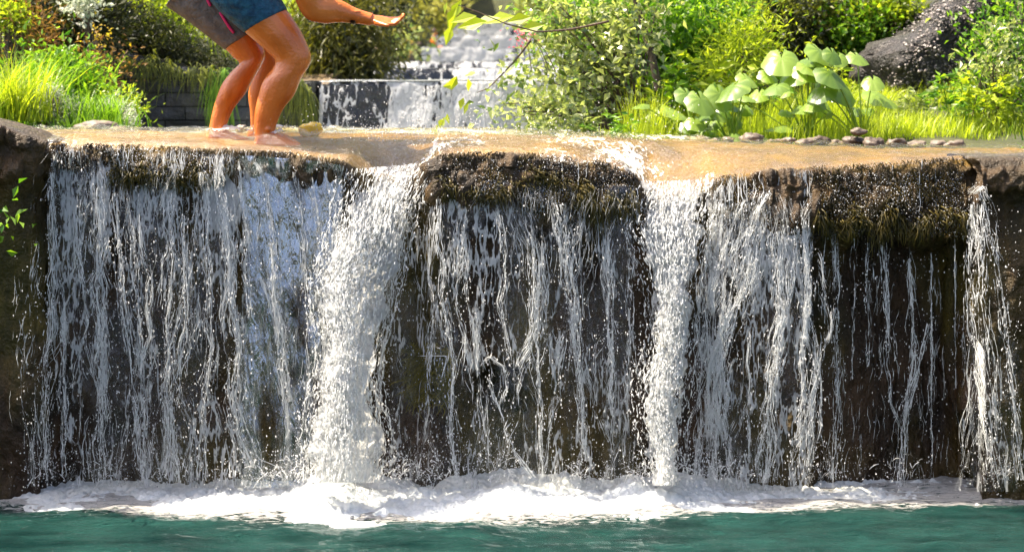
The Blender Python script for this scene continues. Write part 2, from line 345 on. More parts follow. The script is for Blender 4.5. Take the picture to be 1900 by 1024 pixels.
# water running over the top of the ledge and round its lip
def ledge_water():
    Xo = np.arange(-3.2, 3.25, .012); X = np.clip(Xo, (97 - CX) / 345, (1784 - CX) / 345)
    zl = lip_z(X)[:, None]; yl = lip_y(X)[:, None]; r = np.full_like(zl, .13)
    tt = np.linspace(0, 1, 120)[None, :]; aa = np.linspace(0, 1, 14)[None, 1:] * (.8 + .6 * (np.exp(-((X * 345 + CX - 735) / 62) ** 4) + np.exp(-((X * 345 + CX - 1258) / 62) ** 4)))[:, None]
    zb = np.interp(X, (np.array([90, 250, 900, 1400, 1786]) - CX) / 345, [1.878, 1.876, 1.868, 1.812, 1.768])[:, None]
    Yt = 11.0 + (yl + r - .01 - 11.0) * (1 - (1 - tt) ** 1.3); Zt = zb + (zl + .026 - zb) * smooth(.55, 1, tt)
    Ya = yl + r - .01 - (r + .02) * np.sin(aa); Za = zl + .026 - (r + .02) * (1 - np.cos(aa))
    YY = np.concatenate([Yt, Ya], 1); ZZ = np.concatenate([np.broadcast_to(Zt, Yt.shape), Za], 1); XX = np.repeat(Xo[:, None], YY.shape[1], 1)
    flow = 1.0 * np.interp(XX, (np.array([90, 350, 380, 540, 600, 800, 830, 1080, 1190, 1320, 1400, 1790]) - CX) / 345, [.1, .15, .45, .4, .35, .62, .62, .5, .65, .55, .3, .25])
    ZZ = ZZ + .012 * fbm(XX * 9, YY * 5, 0, 71, 4) + .006 * noise(XX * 26, YY * 9, 0, 75) + .014 * flow * np.abs(noise(XX * 30, YY * 22, 0, 72))
    for fx, fy in ((402, 9.86), (476, 10.28), (494, 9.45), (494, 9.72)):
        qq = np.exp(-((XX - (fx + 26 - CX) * fy / F) / .17) ** 2 - ((YY - fy) / .10) ** 2); ZZ = ZZ + .05 * qq * (.6 + .5 * np.abs(noise(XX * 26, YY * 26, 0, 74))); flow = np.maximum(flow, 1.35 * qq)
    foam = flow * (.75 + .45 * fbm(XX * 2.2, YY * 1.6, 0, 73, 3)) + .1 * smooth(10.3, 11.2, YY)  # foam mask, also carrying the painted sparkle flecks
    o = mesh_obj('ledge_water', np.stack([XX, YY, ZZ], -1), gridf(len(X), YY.shape[1])[:, ::-1], M['top'], None, {'foam': np.clip(foam, 0, 1)})
    return tag(o, kind='structure')
ledge_water()

# ------------------------------------------------------------------ falling water
def on_face(px, py, off=.05, throw=.05):
    """world point in front of the rock face seen at pixel px, py"""
    Y = np.full(np.broadcast(np.asarray(px, float), np.asarray(py, float)).shape, 8.95)
    for _ in range(3):
        X = (px - CX) * Y / F; z = CAMH - (py - HY) * Y / F
        fall = np.clip(lip_z(X) - z, 0, 2)
        Y = np.minimum(face_y(X, z) - off, lip_y(X) - off * .4 - throw * fall ** .7)
    return P(px, py, Y)
THROW = .17
def fibres(px, py, rad, off):
    """arrays (N,K) of pixels -> tubes"""
    return tubes(on_face(px, py, off, THROW), rad, 4)
def ends(K): return np.sin(np.linspace(.02, 1, K) * math.pi * .98) ** .6
def lat_id(n): return rs.rand(n) * 97
BEAD = []
def bead(px, py, n_, spread=2.5):
    """loose beads of water torn off along threads"""
    if n_ < 1: return
    i = rs.randint(0, px.shape[0], n_); j = rs.randint(0, px.shape[1], n_)
    x = px[i, j] + rs.normal(0, spread, n_); y = py[i, j] + rs.normal(0, 6, n_)
    BEAD.append(drops(on_face(x, y, .04 + .09 * rs.rand(n_), THROW), .0009 + .0034 * rs.rand(n_) ** 4, 1 + 1.6 * rs.rand(n_)))
def strand(poly, w, dens=1.0, rr=(.0009, .0026), wob=6):
    """fibres bunched along a polyline of pixels, w = width in pixels"""
    pl = np.asarray(poly, float); L = np.linalg.norm(np.diff(pl, axis=0), axis=1).sum()
    n = int(L / 100 * (7 + w * 1.5) * dens); K = 16
    fine = resample(pl, 200); s0 = rs.rand(n); ln = (10 + 110 * rs.rand(n) ** 3) / L
    s = np.clip(s0[:, None] + (np.linspace(-.5, .5, K)[None] * ln[:, None]), 0, 1)
    bx = np.interp(s * 199, np.arange(200), fine[:, 0]); by = np.interp(s * 199, np.arange(200), fine[:, 1])
    li = lat_id(n)[:, None]; wide = 1 + .55 * noise(by / 38, 0, 0, 84 + len(BEAD))
    lat = rs.normal(0, 1, n)[:, None] * w * .42 * wide + .22 * w * noise(by / 26, li, 0, 3)
    bx = bx + lat + wob * .7 * noise(by / 55, bx / 22, 0, 81) + 1.6 * noise(by / 9, li, 0, 82)
    rad = (rr[0] + (rr[1] - rr[0]) * rs.rand(n) ** 2)[:, None] * ends(K)[None] * np.clip(.75 + .9 * noise(by / 5, li, 0, 83), .12, 2)
    bead(bx, by, int(n * 2.2), w * .25 + 1.5)
    return fibres(bx, by, rad, .05 + .06 * rs.rand(n)[:, None])
def lace(x0, x1, n, top, bot, dens_th=-.1, amp=34, rr=(.0008, .0022), sd=0):
    """threads that braid: particles falling through a converging flow field"""
    K = 110; xs = x0 + (x1 - x0) * rs.rand(n)
    t0 = np.interp(xs, *top) + 30 * rs.rand(n); b0 = np.interp(xs, *bot)
    py = t0[:, None] + (b0 - t0)[:, None] * np.linspace(0, 1, K)[None]
    px = np.zeros((n, K)); px[:, 0] = xs; li = lat_id(n)
    for k in range(1, K):
        dy = (b0 - t0) / K; x = px[:, k - 1]; y = py[:, k]
        u = amp * (noise(x / 26, y / 130, 0, 91 + sd) + .8 * noise(x / 11, y / 55, 0, 92 + sd)) / 100 + .34 * noise(li, y / 26, 0, 90)
        px[:, k] = x + u * dy + rs.normal(0, .5, n)
    g = .8 * noise(px / 14, py / 60, 0, 93 + sd) + .8 * noise(py / 24, li[:, None], 0, 94 + sd)
    rad = (rr[0] + (rr[1] - rr[0]) * rs.rand(n) ** 2.5)[:, None] * np.clip(smooth(dens_th, dens_th + .35, g), .0, 1) * ends(K)[None] * np.clip(.7 + .9 * noise(py / 5, li[:, None], 0, 96), .1, 2)
    bead(px, py, int(n * 5), 3)
    return fibres(px, py, rad, .035 + .07 * rs.rand(n)[:, None])
def flecks(x0, x1, y0, y1, n, rr=(.0015, .0042), off=(.01, .25), str_=(1, 2.2), keep=None):  # on the humps these white drops stand in for wet glints
    px = x0 + (x1 - x0) * rs.rand(n); py = y0 + (y1 - y0) * rs.rand(n)
    g = fbm(px / 40, py / 90, 0, 95, 3); k = g > (rs.rand(n) * 1.4 - .9 if keep is None else keep)
    px, py = px[k], py[k]; m = len(px)
    return drops(on_face(px, py, off[0] + (off[1] - off[0]) * rs.rand(m), .05 if off[1] < .06 else THROW), rr[0] * .7 + (rr[1] - rr[0] * .7) * rs.rand(m) ** 3.5, str_[0] + (str_[1] - str_[0]) * rs.rand(m))
def film(name, x0, x1, top, bot, mat, parent, foam_fn, wet=1., off=.03, edge=12):
    X = np.arange(x0, x1 + .1, 3.5); Yp = np.linspace(0, 1, 190)
    t0 = np.interp(X, *top)[:, None]; b0 = np.interp(X, *bot)[:, None]
    py = t0 + (b0 - t0) * Yp[None]; px = np.repeat(X[:, None], 190, 1)
    o_ = off + .012 * fbm(px / 30, py / 90, 0, 101, 3) + .010 * noise(px / 9, py / 40, 0, 102)
    V = on_face(px, py, o_, THROW * .75)
    e = smooth(x0, x0 + edge, px) * smooth(x1, x1 - edge, px)
    fo = foam_fn(px, py) - .55 * (1 - smooth(0, 34, py - t0 + 16 * noise(px / 9, 0, 0, 104))); fo = fo * e + (1 - e) * -.5
    return mesh_obj(name, V, gridf(len(X), 190), mat, parent, {'foam': np.clip(fo, -.5, 1.2), 'wet': np.clip(e * wet * (.5 + .8 * fbm(px / 50, py / 160, 0, 103, 3)), 0, 1)})
TOP = (np.array([80, 370, 480, 600, 800, 900, 1170, 1300, 1340, 1500, 1790, 1900.]), np.array([280, 286, 290, 300, 345, 335, 345, 345, 345, 365, 400, 340.]))
BOT = (np.array([0, 1900.]), np.array([902, 912.]))
def lump(cx, cy, sx, sy, a): return lambda x, y: a * np.exp(-((x - cx) / sx) ** 2 - ((y - cy) / sy) ** 2)
def waterfall(name, label, px, strands, lac, flk, films, throw=.17):
    global THROW
    THROW = throw; BEAD.clear()
    t = empty(name, on_face(np.array(px), np.array(900.)).tolist()); tag(t, label, 'waterfall', 'streams of water falling off the rock ledge')
    for f in films: film('water_sheet', *f[:2], f[2], BOT, f[3], t, f[4], *f[5:])
    q = [strand(*s) for s in strands] + [lace(*l) for l in lac]
    if q:
        V, Fc = merge(q); tag(mesh_obj('water_thread', V, Fc, M['strand'], t), kind='stuff')
    if flk:
        V, Fc = merge([flecks(*f) for f in flk] + BEAD); tag(mesh_obj('water_droplet', V, Fc, M['drop'], t), kind='stuff')  # real drops merged with the glint flecks of the humps
    return t

# left curtain
waterfall('waterfall', 'broad broken curtain of white threads at the left, under the person in grey shorts', 260, [
    ([(95, 320), (100, 450), (97, 560), (86, 700), (85, 890)], 14, 1.2), ([(112, 560), (122, 750), (116, 885)], 8, 1.0),
    ([(150, 330), (145, 470), (160, 600), (128, 720)], 8, .8),
    ([(178, 320), (185, 450), (185, 600), (190, 750), (191, 895)], 20, 1.5), ([(215, 360), (225, 560), (245, 700), (266, 875)], 9, 1.1),
    ([(245, 420), (255, 600), (267, 760), (272, 885)], 9, 1.), ([(310, 360), (318, 480), (312, 600), (315, 750), (321, 895)], 18, 1.3),
    ([(340, 400), (350, 560), (345, 700)], 9, .9), ([(375, 320), (385, 500), (392, 640), (372, 770), (376, 890)], 12, 1.2),
    ([(405, 290), (420, 450), (431, 560), (441, 640), (428, 745), (440, 800), (466, 865)], 15, 2.0),
    ([(440, 300), (453, 420), (456, 500), (462, 590)], 9, 1.4), ],
    [(85, 470, 170, TOP, BOT, .1, 50), (85, 470, 80, TOP, BOT, .1, 70, (.0009, .002), 7), (30, 100, 26, (np.array([0, 110.]), np.array([460, 420.])), BOT, .2, 12)],
    [(40, 470, 440, 905, 2600), (95, 380, 275, 400, 6500, (.0012, .0035), (.015, .055), (.8, 1.3)), (370, 470, 280, 420, 800, (.0015, .004), (.0, .05))],  # second set: white drops for spilled water and wet glints on the lip
    [(90, 470, TOP, M['film'], lambda x, y: .16 + .24 * noise(x / 24, y / 300, 0, 161) + .28 * np.exp(-((y - 380) / 90) ** 2) + .34 * np.exp(-((x - 410) / 30) ** 2 - ((y - 350) / 80) ** 2) + .14 * np.exp(-((x - 188) / 14) ** 2) + .1 * np.exp(-((x - 318) / 14) ** 2) + .14 * np.exp(-((x - 425) / 20) ** 2) - .08 * smooth(600, 900, y))])
# smooth bluish sheet between curtain and chute
waterfall('waterfall', 'smooth glassy blue sheet of water sliding down between the left curtain and wide chute', 520, [
    ([(470, 300), (495, 340), (508, 450), (516, 560), (528, 650), (540, 745)], 8, 1.8), ([(545, 320), (565, 450), (575, 560)], 8, .9),
    ([(580, 330), (590, 420), (598, 520)], 9, 1.), ([(605, 320), (618, 400), (618, 480)], 8, 1.),
    ([(560, 705), (575, 735), (600, 722), (606, 690), (585, 665)], 7, 1.1), ([(440, 760), (480, 850), (520, 870)], 6, .8)],
    [(470, 640, 90, (np.array([470, 640.]), np.array([310, 325.])), BOT, .15, 34)],
    [(450, 640, 300, 900, 500), (450, 540, 280, 400, 600, (.0015, .004), (0, .04))],
    [(440, 640, TOP, M['smooth'], lambda x, y: -.10 + .5 * np.exp(-((y - 310) / 40) ** 2) * np.exp(-((x - 490) / 45) ** 2) + .16 * smooth(570, 620, x) * smooth(640, 500, y), 1.6, .05)])
# centre curtain
waterfall('waterfall', 'thin lacy water over brown mossy rock in the middle, between the two white chutes', 950, [
    ([(810, 370), (822, 560), (842, 700), (838, 800), (846, 890)], 9, 1.2), ([(760, 350), (745, 420), (728, 520), (712, 640), (700, 760)], 9, 1.5),
    ([(862, 390), (858, 500), (866, 560)], 8, .9), ([(928, 400), (940, 500), (930, 560), (945, 680)], 8, 1.),
    ([(985, 420), (990, 600), (1000, 760), (1003, 885)], 9, 1.2), ([(1035, 380), (1058, 500), (1075, 620), (1076, 740), (1088, 855)], 14, 1.4),
    ([(1135, 480), (1136, 600), (1135, 770)], 5, .8), ([(1168, 480), (1172, 640), (1178, 700)], 8, .9), ([(905, 700), (925, 760), (950, 830), (985, 885)], 8, .9),
    ([(890, 680), (905, 660), (935, 680), (940, 720), (925, 760)], 7, 1.), ([(760, 640), (775, 660), (830, 660), (822, 700)], 6, .8),
    ],
    [(770, 1180, 190, TOP, BOT, .12, 46), (770, 1180, 120, TOP, BOT, .12, 60, (.0009, .002), 5)],
    [(700, 1190, 420, 905, 2200), (815, 1170, 295, 400, 4000, (.0012, .0034), (.015, .055), (.8, 1.3)), (1000, 1180, 600, 905, 700), (700, 900, 800, 905, 400)],  # second set: wet sparkle of the moss hump made as white drops
    [(715, 1180, TOP, M['film'], lambda x, y: .20 + .2 * noise(x / 24, y / 260, 0, 162) - .45 * np.exp(-((x - 935) / 62) ** 4 - ((y - 735) / 55) ** 4) - .4 * np.exp(-((x - 790) / 46) ** 4 - ((y - 700) / 52) ** 4) + .24 * np.exp(-((x - 830) / 70) ** 2 - ((y - 460) / 110) ** 2) + .12 * np.exp(-((x - 1062) / 18) ** 2) - .12 * smooth(1050, 950, x) * smooth(620, 720, y) - .1 * smooth(940, 1000, x))])
# right of the second chute
waterfall('waterfall', 'grey fanned veil of water just right of the narrower white chute', 1400, [
    ([(1335, 380), (1312, 480), (1300, 580), (1302, 700), (1291, 890)], 14, 1.4), ([(1400, 420), (1375, 540), (1345, 650), (1330, 760), (1325, 895)], 16, 1.4),
    ([(1440, 430), (1452, 600), (1432, 700), (1421, 895)], 18, 1.7), ([(1495, 410), (1502, 540), (1487, 700), (1479, 890)], 11, 1.3),
    ([(1475, 420), (1470, 520), (1462, 600)], 10, 1.2), ([(1350, 745), (1354, 700), (1366, 664)], 7, 1.1), 
    ([(1390, 680), (1392, 800), (1390, 860)], 5, .9), ([(1420, 360), (1395, 420), (1360, 480)], 12, 1.2), ([(1385, 370), (1350, 430), (1330, 500)], 10, 1.2)],
    [(1310, 1510, 220, TOP, BOT, 0., 50, (.0009, .0024), 3), (1320, 1510, 130, TOP, BOT, .05, 60, (.0009, .002), 4)],
    [(1290, 1515, 400, 905, 1100), (1330, 1510, 330, 430, 1300, (.0012, .0034), (.015, .055), (.8, 1.3))],  # second set: hump glints modelled as tiny white drops
    [(1300, 1512, TOP, M['film'], lambda x, y: .27 + .2 * noise(x / 24, y / 260, 0, 163) + .2 * np.exp(-((y - 470) / 100) ** 2) - .2 * np.exp(-((x - 1385) / 35) ** 2 - ((y - 750) / 90) ** 2))])
# drips under the right overhang
waterfall('waterfall', 'sparse thin drips hanging in front of the dark hollow under the right overhang', 1650, [
    ([(1548, 410), (1552, 560), (1556, 700), (1548, 890)], 11, 1.0), ([(1610, 450), (1612, 600), (1610, 690)], 6, .7), ([(1640, 450), (1646, 600), (1652, 740), (1672, 800)], 8, .9),
    ([(1690, 480), (1698, 600), (1690, 690), (1672, 800), (1669, 900)], 9, 1.3), ([(1722, 600), (1698, 700), (1678, 790)], 7, 1.2), ([(1728, 470), (1729, 860)], 2.5, .8, (.0012, .002), 1),
    ([(1771, 430), (1773, 720)], 2.5, .8, (.001, .002), 1), ([(1787, 440), (1788, 800)], 2.5, .7, (.001, .002), 1), ([(1530, 430), (1528, 600)], 4, .5, (.001, .002), 2), ([(1585, 440), (1582, 700)], 3, .5, (.001, .002), 2)],
    [(1515, 1790, 60, (np.array([1515, 1790.]), np.array([430, 440.])), BOT, .25, 10, (.0008, .0016), 2)],
    [(1515, 1800, 480, 905, 900), (1515, 1790, 320, 440, 3200, (.0012, .0036), (.015, .055), (.8, 1.3))], [], .03)  # second set: sparkle on the overhang added as white drops
# stream at the right end
waterfall('waterfall', 'bluish stream arching down beside the dark rock block at the far right', 1850, [
    ([(1800, 380), (1800, 540), (1812, 680), (1828, 800), (1850, 905)], 10, .9), ([(1828, 370), (1850, 480), (1866, 600), (1880, 720), (1892, 890)], 10, 1.),
    ([(1815, 380), (1825, 560), (1848, 720), (1868, 890)], 14, .6), ([(1806, 360), (1820, 345), (1834, 372)], 14, 1.6)],
    [(1797, 1836, 70, (np.array([1797, 1840.]), np.array([365, 360.])), BOT, .0, 30, (.001, .0024), 6)],
    [(1795, 1895, 380, 905, 700)], [(1795, 1900, (np.array([1795, 1900.]), np.array([600, 640.])), M['film'], lambda x, y: .16 + 0 * x, 1.4, .16, 20)])

# the two thick white chutes
def chute(label, le, re, n, bulge, grp, throw):
    le = resample(le, 160); re = resample(re, 160)
    t = empty('waterfall', P((le[-1, 0] + re[-1, 0]) / 2, 895, 8.8).tolist()); tag(t, label, 'waterfall', 'streams of water falling off the rock ledge')
    s = np.linspace(0, 1, 420); U = np.linspace(-1, 1, 110)
    def pos(u, s_, out=0.0):
        i = s_ * 159; lx = np.interp(i, np.arange(160), le[:, 0]); ly = np.interp(i, np.arange(160), le[:, 1]); rx = np.interp(i, np.arange(160), re[:, 0]); ry = np.interp(i, np.arange(160), re[:, 1])
        h = (u + 1) / 2; x = lx + (rx - lx) * h; y = ly + (ry - ly) * h
        Xm = (x - CX) / 345; Y = lip_y(Xm) - .01 - throw * s_ ** .8 - bulge * np.sqrt(np.clip(1 - u * u, 0, 1)) * smooth(0, .25, s_) - out
        return x, y, Y
    uu, ss = np.meshgrid(U, s, indexing='ij'); x, y, Y = pos(uu, ss)
    e = smooth(1.0, .42, np.abs(uu) * (1 + .3 * noise(y / 45, np.sign(uu) * 5, 0, 122)))
    dsp = .05 * fbm(x / 45, y / 70, 0, 111 + grp, 3) + .028 * np.abs(noise(x / 11, y / 30, 0, 112 + grp)) + .012 * np.abs(noise(x / 5.5, y / 14, 0, 113 + grp)) + .006 * noise(x / 2.6, y / 4, 0, 114 + grp)
    x = x + 9 * noise(y / 28, uu * 3, 0, 115) * np.abs(uu) + 5 * noise(y / 10, uu * 3, 0, 116) * np.abs(uu)
    V = P(x, y, Y - dsp * (.3 + .7 * smooth(0, .15, ss)))
    fo = (.30 + 1.25 * e) * (.12 + .88 * smooth(.0, .15, ss + .05 * fbm(uu * 3, ss * 30, 0, 123, 3))) + .35 * fbm(x / 20, y / 40, 0, 117, 3) * (1.1 - e)
    mesh_obj('water_body', V, gridf(110, 420), M['chutefilm'], t, {'foam': np.clip(fo, -.3, 1.2), 'wet': e * 1.0})
    K = 10; u0 = np.clip(rs.normal(0, .72, n), -1.3, 1.3); s0 = rs.rand(n); ln = .006 + .03 * rs.rand(n) ** 2
    sv = np.clip(s0[:, None] + np.linspace(-.5, .5, K)[None] * ln[:, None], 0, 1); x, y, Y = pos(np.repeat(u0[:, None], K, 1).clip(-1, 1), sv)
    x = x + (np.abs(u0) > 1)[:, None] * (u0 - np.sign(u0))[:, None] * 60 + 4 * noise(y / 24, u0[:, None] * 90, 0, 118) + 2.5 * noise(y / 8, u0[:, None] * 130, 0, 119)
    Y = Y - .02 - .06 * rs.rand(n)[:, None] - .02 * noise(y / 12, u0[:, None] * 20, 0, 120)
    rad = (.0011 + .0030 * rs.rand(n) ** 2)[:, None] * ends(K)[None] * np.clip(.8 + .8 * noise(y / 5, u0[:, None] * 77, 0, 121), .15, 2)
    Vt, Ft = tubes(P(x, y, Y), rad, 4); tag(mesh_obj('water_thread', Vt, Ft, M['strand'], t), kind='stuff')
    m = int(n * .75); u0 = np.clip(rs.normal(0, .95, m), -1.5, 1.5); s0 = rs.rand(m) ** .8; x, y, Y = pos(u0.clip(-1, 1), s0)
    x = x + (np.abs(u0) > 1) * np.sign(u0) * (np.abs(u0) - 1) * 50 + rs.normal(0, 4, m)
    Vd, Fd = drops(P(x, y, Y - .03 - .1 * rs.rand(m)), .0009 + .0042 * rs.rand(m) ** 4, 1 + rs.rand(m)); tag(mesh_obj('water_droplet', Vd, Fd, M['drop'], t), kind='stuff')
M['chutefilm'] = film_mat('churned_white_sheet', (18, 18, 5), .2)
chute('widest white chute of foaming water, pouring through a notch left of the middle', [(650, 314), (628, 400), (606, 490), (588, 530), (598, 600), (603, 660), (590, 720), (578, 790), (572, 895)],
      [(800, 302), (772, 360), (752, 420), (728, 520), (708, 600), (692, 690), (704, 760), (712, 820), (704, 895)], 5200, .13, 0, .42)
chute('narrower white chute of foaming water right of the middle', [(1190, 338), (1176, 420), (1202, 490), (1216, 560), (1212, 640), (1190, 710), (1194, 770), (1208, 830), (1214, 900)],
      [(1325, 332), (1304, 430), (1284, 510), (1278, 600), (1272, 680), (1262, 760), (1256, 840), (1258, 900)], 3600, .11, 9, .36)

# moss tufts hanging off the overhangs
def moss(label, x0, x1, y0, y1, n, ln, px, mt='moss'):
    K = 6; x = x0 + (x1 - x0) * rs.rand(n); y = np.interp(x, x0 + (x1 - x0) * np.linspace(0, 1, 9), (y0 + y1) / 2 + rs.uniform(-.5, .5, 9) * (y1 - y0)) + rs.normal(0, 9, n)
    g = noise(x / 16, 0, 0, 131) > rs.rand(n) * 1.4 - .9; x, y = x[g], y[g]; n = len(x)
    b = on_face(x, y, .005); L = ln * (.3 + .8 * rs.rand(n)) * (1 + .7 * noise(x / 12, 5, 0, 132))
    k = np.linspace(0, 1, K)[None]
    pt = np.stack([b[:, None, 0] + rs.normal(0, .03, n)[:, None] * k + .006 * np.sin(k * 6 + lat_id(n)[:, None]), b[:, None, 1] - .035 * np.sin(k * 2.2) * (1 + rs.rand(n))[:, None], b[:, None, 2] - L[:, None] * k ** 1.2 + .01 * np.sin(k * 3)], -1)
    V, Fc = tubes(pt, (.0035 + .003 * rs.rand(n))[:, None] * (1 - k * .8), 3)
    tag(mesh_obj('moss', V, Fc, M[mt], None, {'rnd': np.repeat(rs.rand(n), K * 3)}), label, 'moss', None, 'stuff')
moss('golden green moss hanging from the right overhang', 1515, 1792, 385, 440, 650, .09, 1650)
moss('olive moss tuft hanging beside the narrower white chute', 1065, 1175, 340, 400, 650, .10, 1120)
moss('brown moss fringe on the middle hump of the ledge', 815, 1060, 320, 370, 700, .07, 930)
moss('dark moss fringe below the lip at the left curtain', 200, 380, 310, 345, 450, .06, 290)
for y_ in (652, 672, 692, 712, 732): moss('golden moss patch on the rock in the middle, %s of its five rows' % ('top row', 'second row', 'middle row', 'fourth row', 'bottom row')[(y_ - 652) // 20], 752, 832, y_ - 8, y_ + 8, 420, .05, 790, 'goldmoss')

def lip_drips():
    n = 900; K = 10; x = rs.uniform(100, 1786, n); x = x[(fbm(x / 30, 0, 0, 137, 2) > rs.rand(n) * 1.2 - .6) & ((x < 650) | ((x > 1335) & (x < 1500)) | (rs.rand(n) < .12))]; n = len(x); y0 = np.interp(x, LX, LYp) + rs.uniform(-3, 14, n); L = rs.uniform(14, 90, n)
    py = y0[:, None] + L[:, None] * np.linspace(0, 1, K)[None]; li = rs.rand(n)[:, None] * 90; px = x[:, None] + 5 * noise(py / 22, li, 0, 138) + 2 * noise(py / 7, li, 0, 139)
    V, Fc = tubes(on_face(px, py, .035, .04), (.0009 + .002 * rs.rand(n) ** 2)[:, None] * ends(K)[None] * np.clip(.7 + .9 * noise(py / 5, li, 0, 140), .1, 2), 4)
    tag(mesh_obj('dripping_water', V, Fc, M['strand']), 'short drips trickling through the moss along the whole lip of the ledge', 'drips', None, 'stuff')
lip_drips()
def carpet():
    n = 26000; K = 4; x = rs.uniform(97, 1788, n); lp = np.interp(x, LX, LYp); hb = np.interp(x, LX, np.interp(LXm, OX, (CAMH - HH) * 345 + HY))
    y = lp - 2 + (hb - lp + 14) * rs.rand(n) ** 1.1; g = fbm(x / 34, y / 22, 0, 135, 3)
    chute_ = (np.abs(x - 735) < 72) | (np.abs(x - 1255) < 68); k = (g > rs.rand(n) * 1.2 - .75) & ~chute_; x, y = x[k], y[k]; n = len(x)
    b = on_face(x, y, .012, .02); kk = np.linspace(0, 1, K)[None]; L = .012 + .03 * rs.rand(n) ** 2
    pt = np.stack([b[:, :1] + rs.normal(0, .010, n)[:, None] * kk, b[:, 1:2] - (.012 + .014 * rs.rand(n))[:, None] * np.sin(kk * 2.4), b[:, 2:] - L[:, None] * kk ** 1.5 + .004 * np.sin(kk * 3)], -1)
    V, Fc = tubes(pt, (.0022 + .003 * rs.rand(n))[:, None] * (1 - .75 * kk), 3)
    tone = np.clip(.45 + .5 * noise(x / 60, y / 40, 0, 136) + .2 * rs.normal(0, 1, n), 0, 1)
    tag(mesh_obj('moss', V, Fc, leafmat('wet_brown_moss', (.035, .020, .007), (.13, .085, .012), .25, .22, .8, (1.3, 1.1, .5)), None, {'rnd': np.repeat(tone, K * 3)}), 'short wet brown moss carpeting the rounded lip of the ledge', 'moss', None, 'stuff')
carpet()

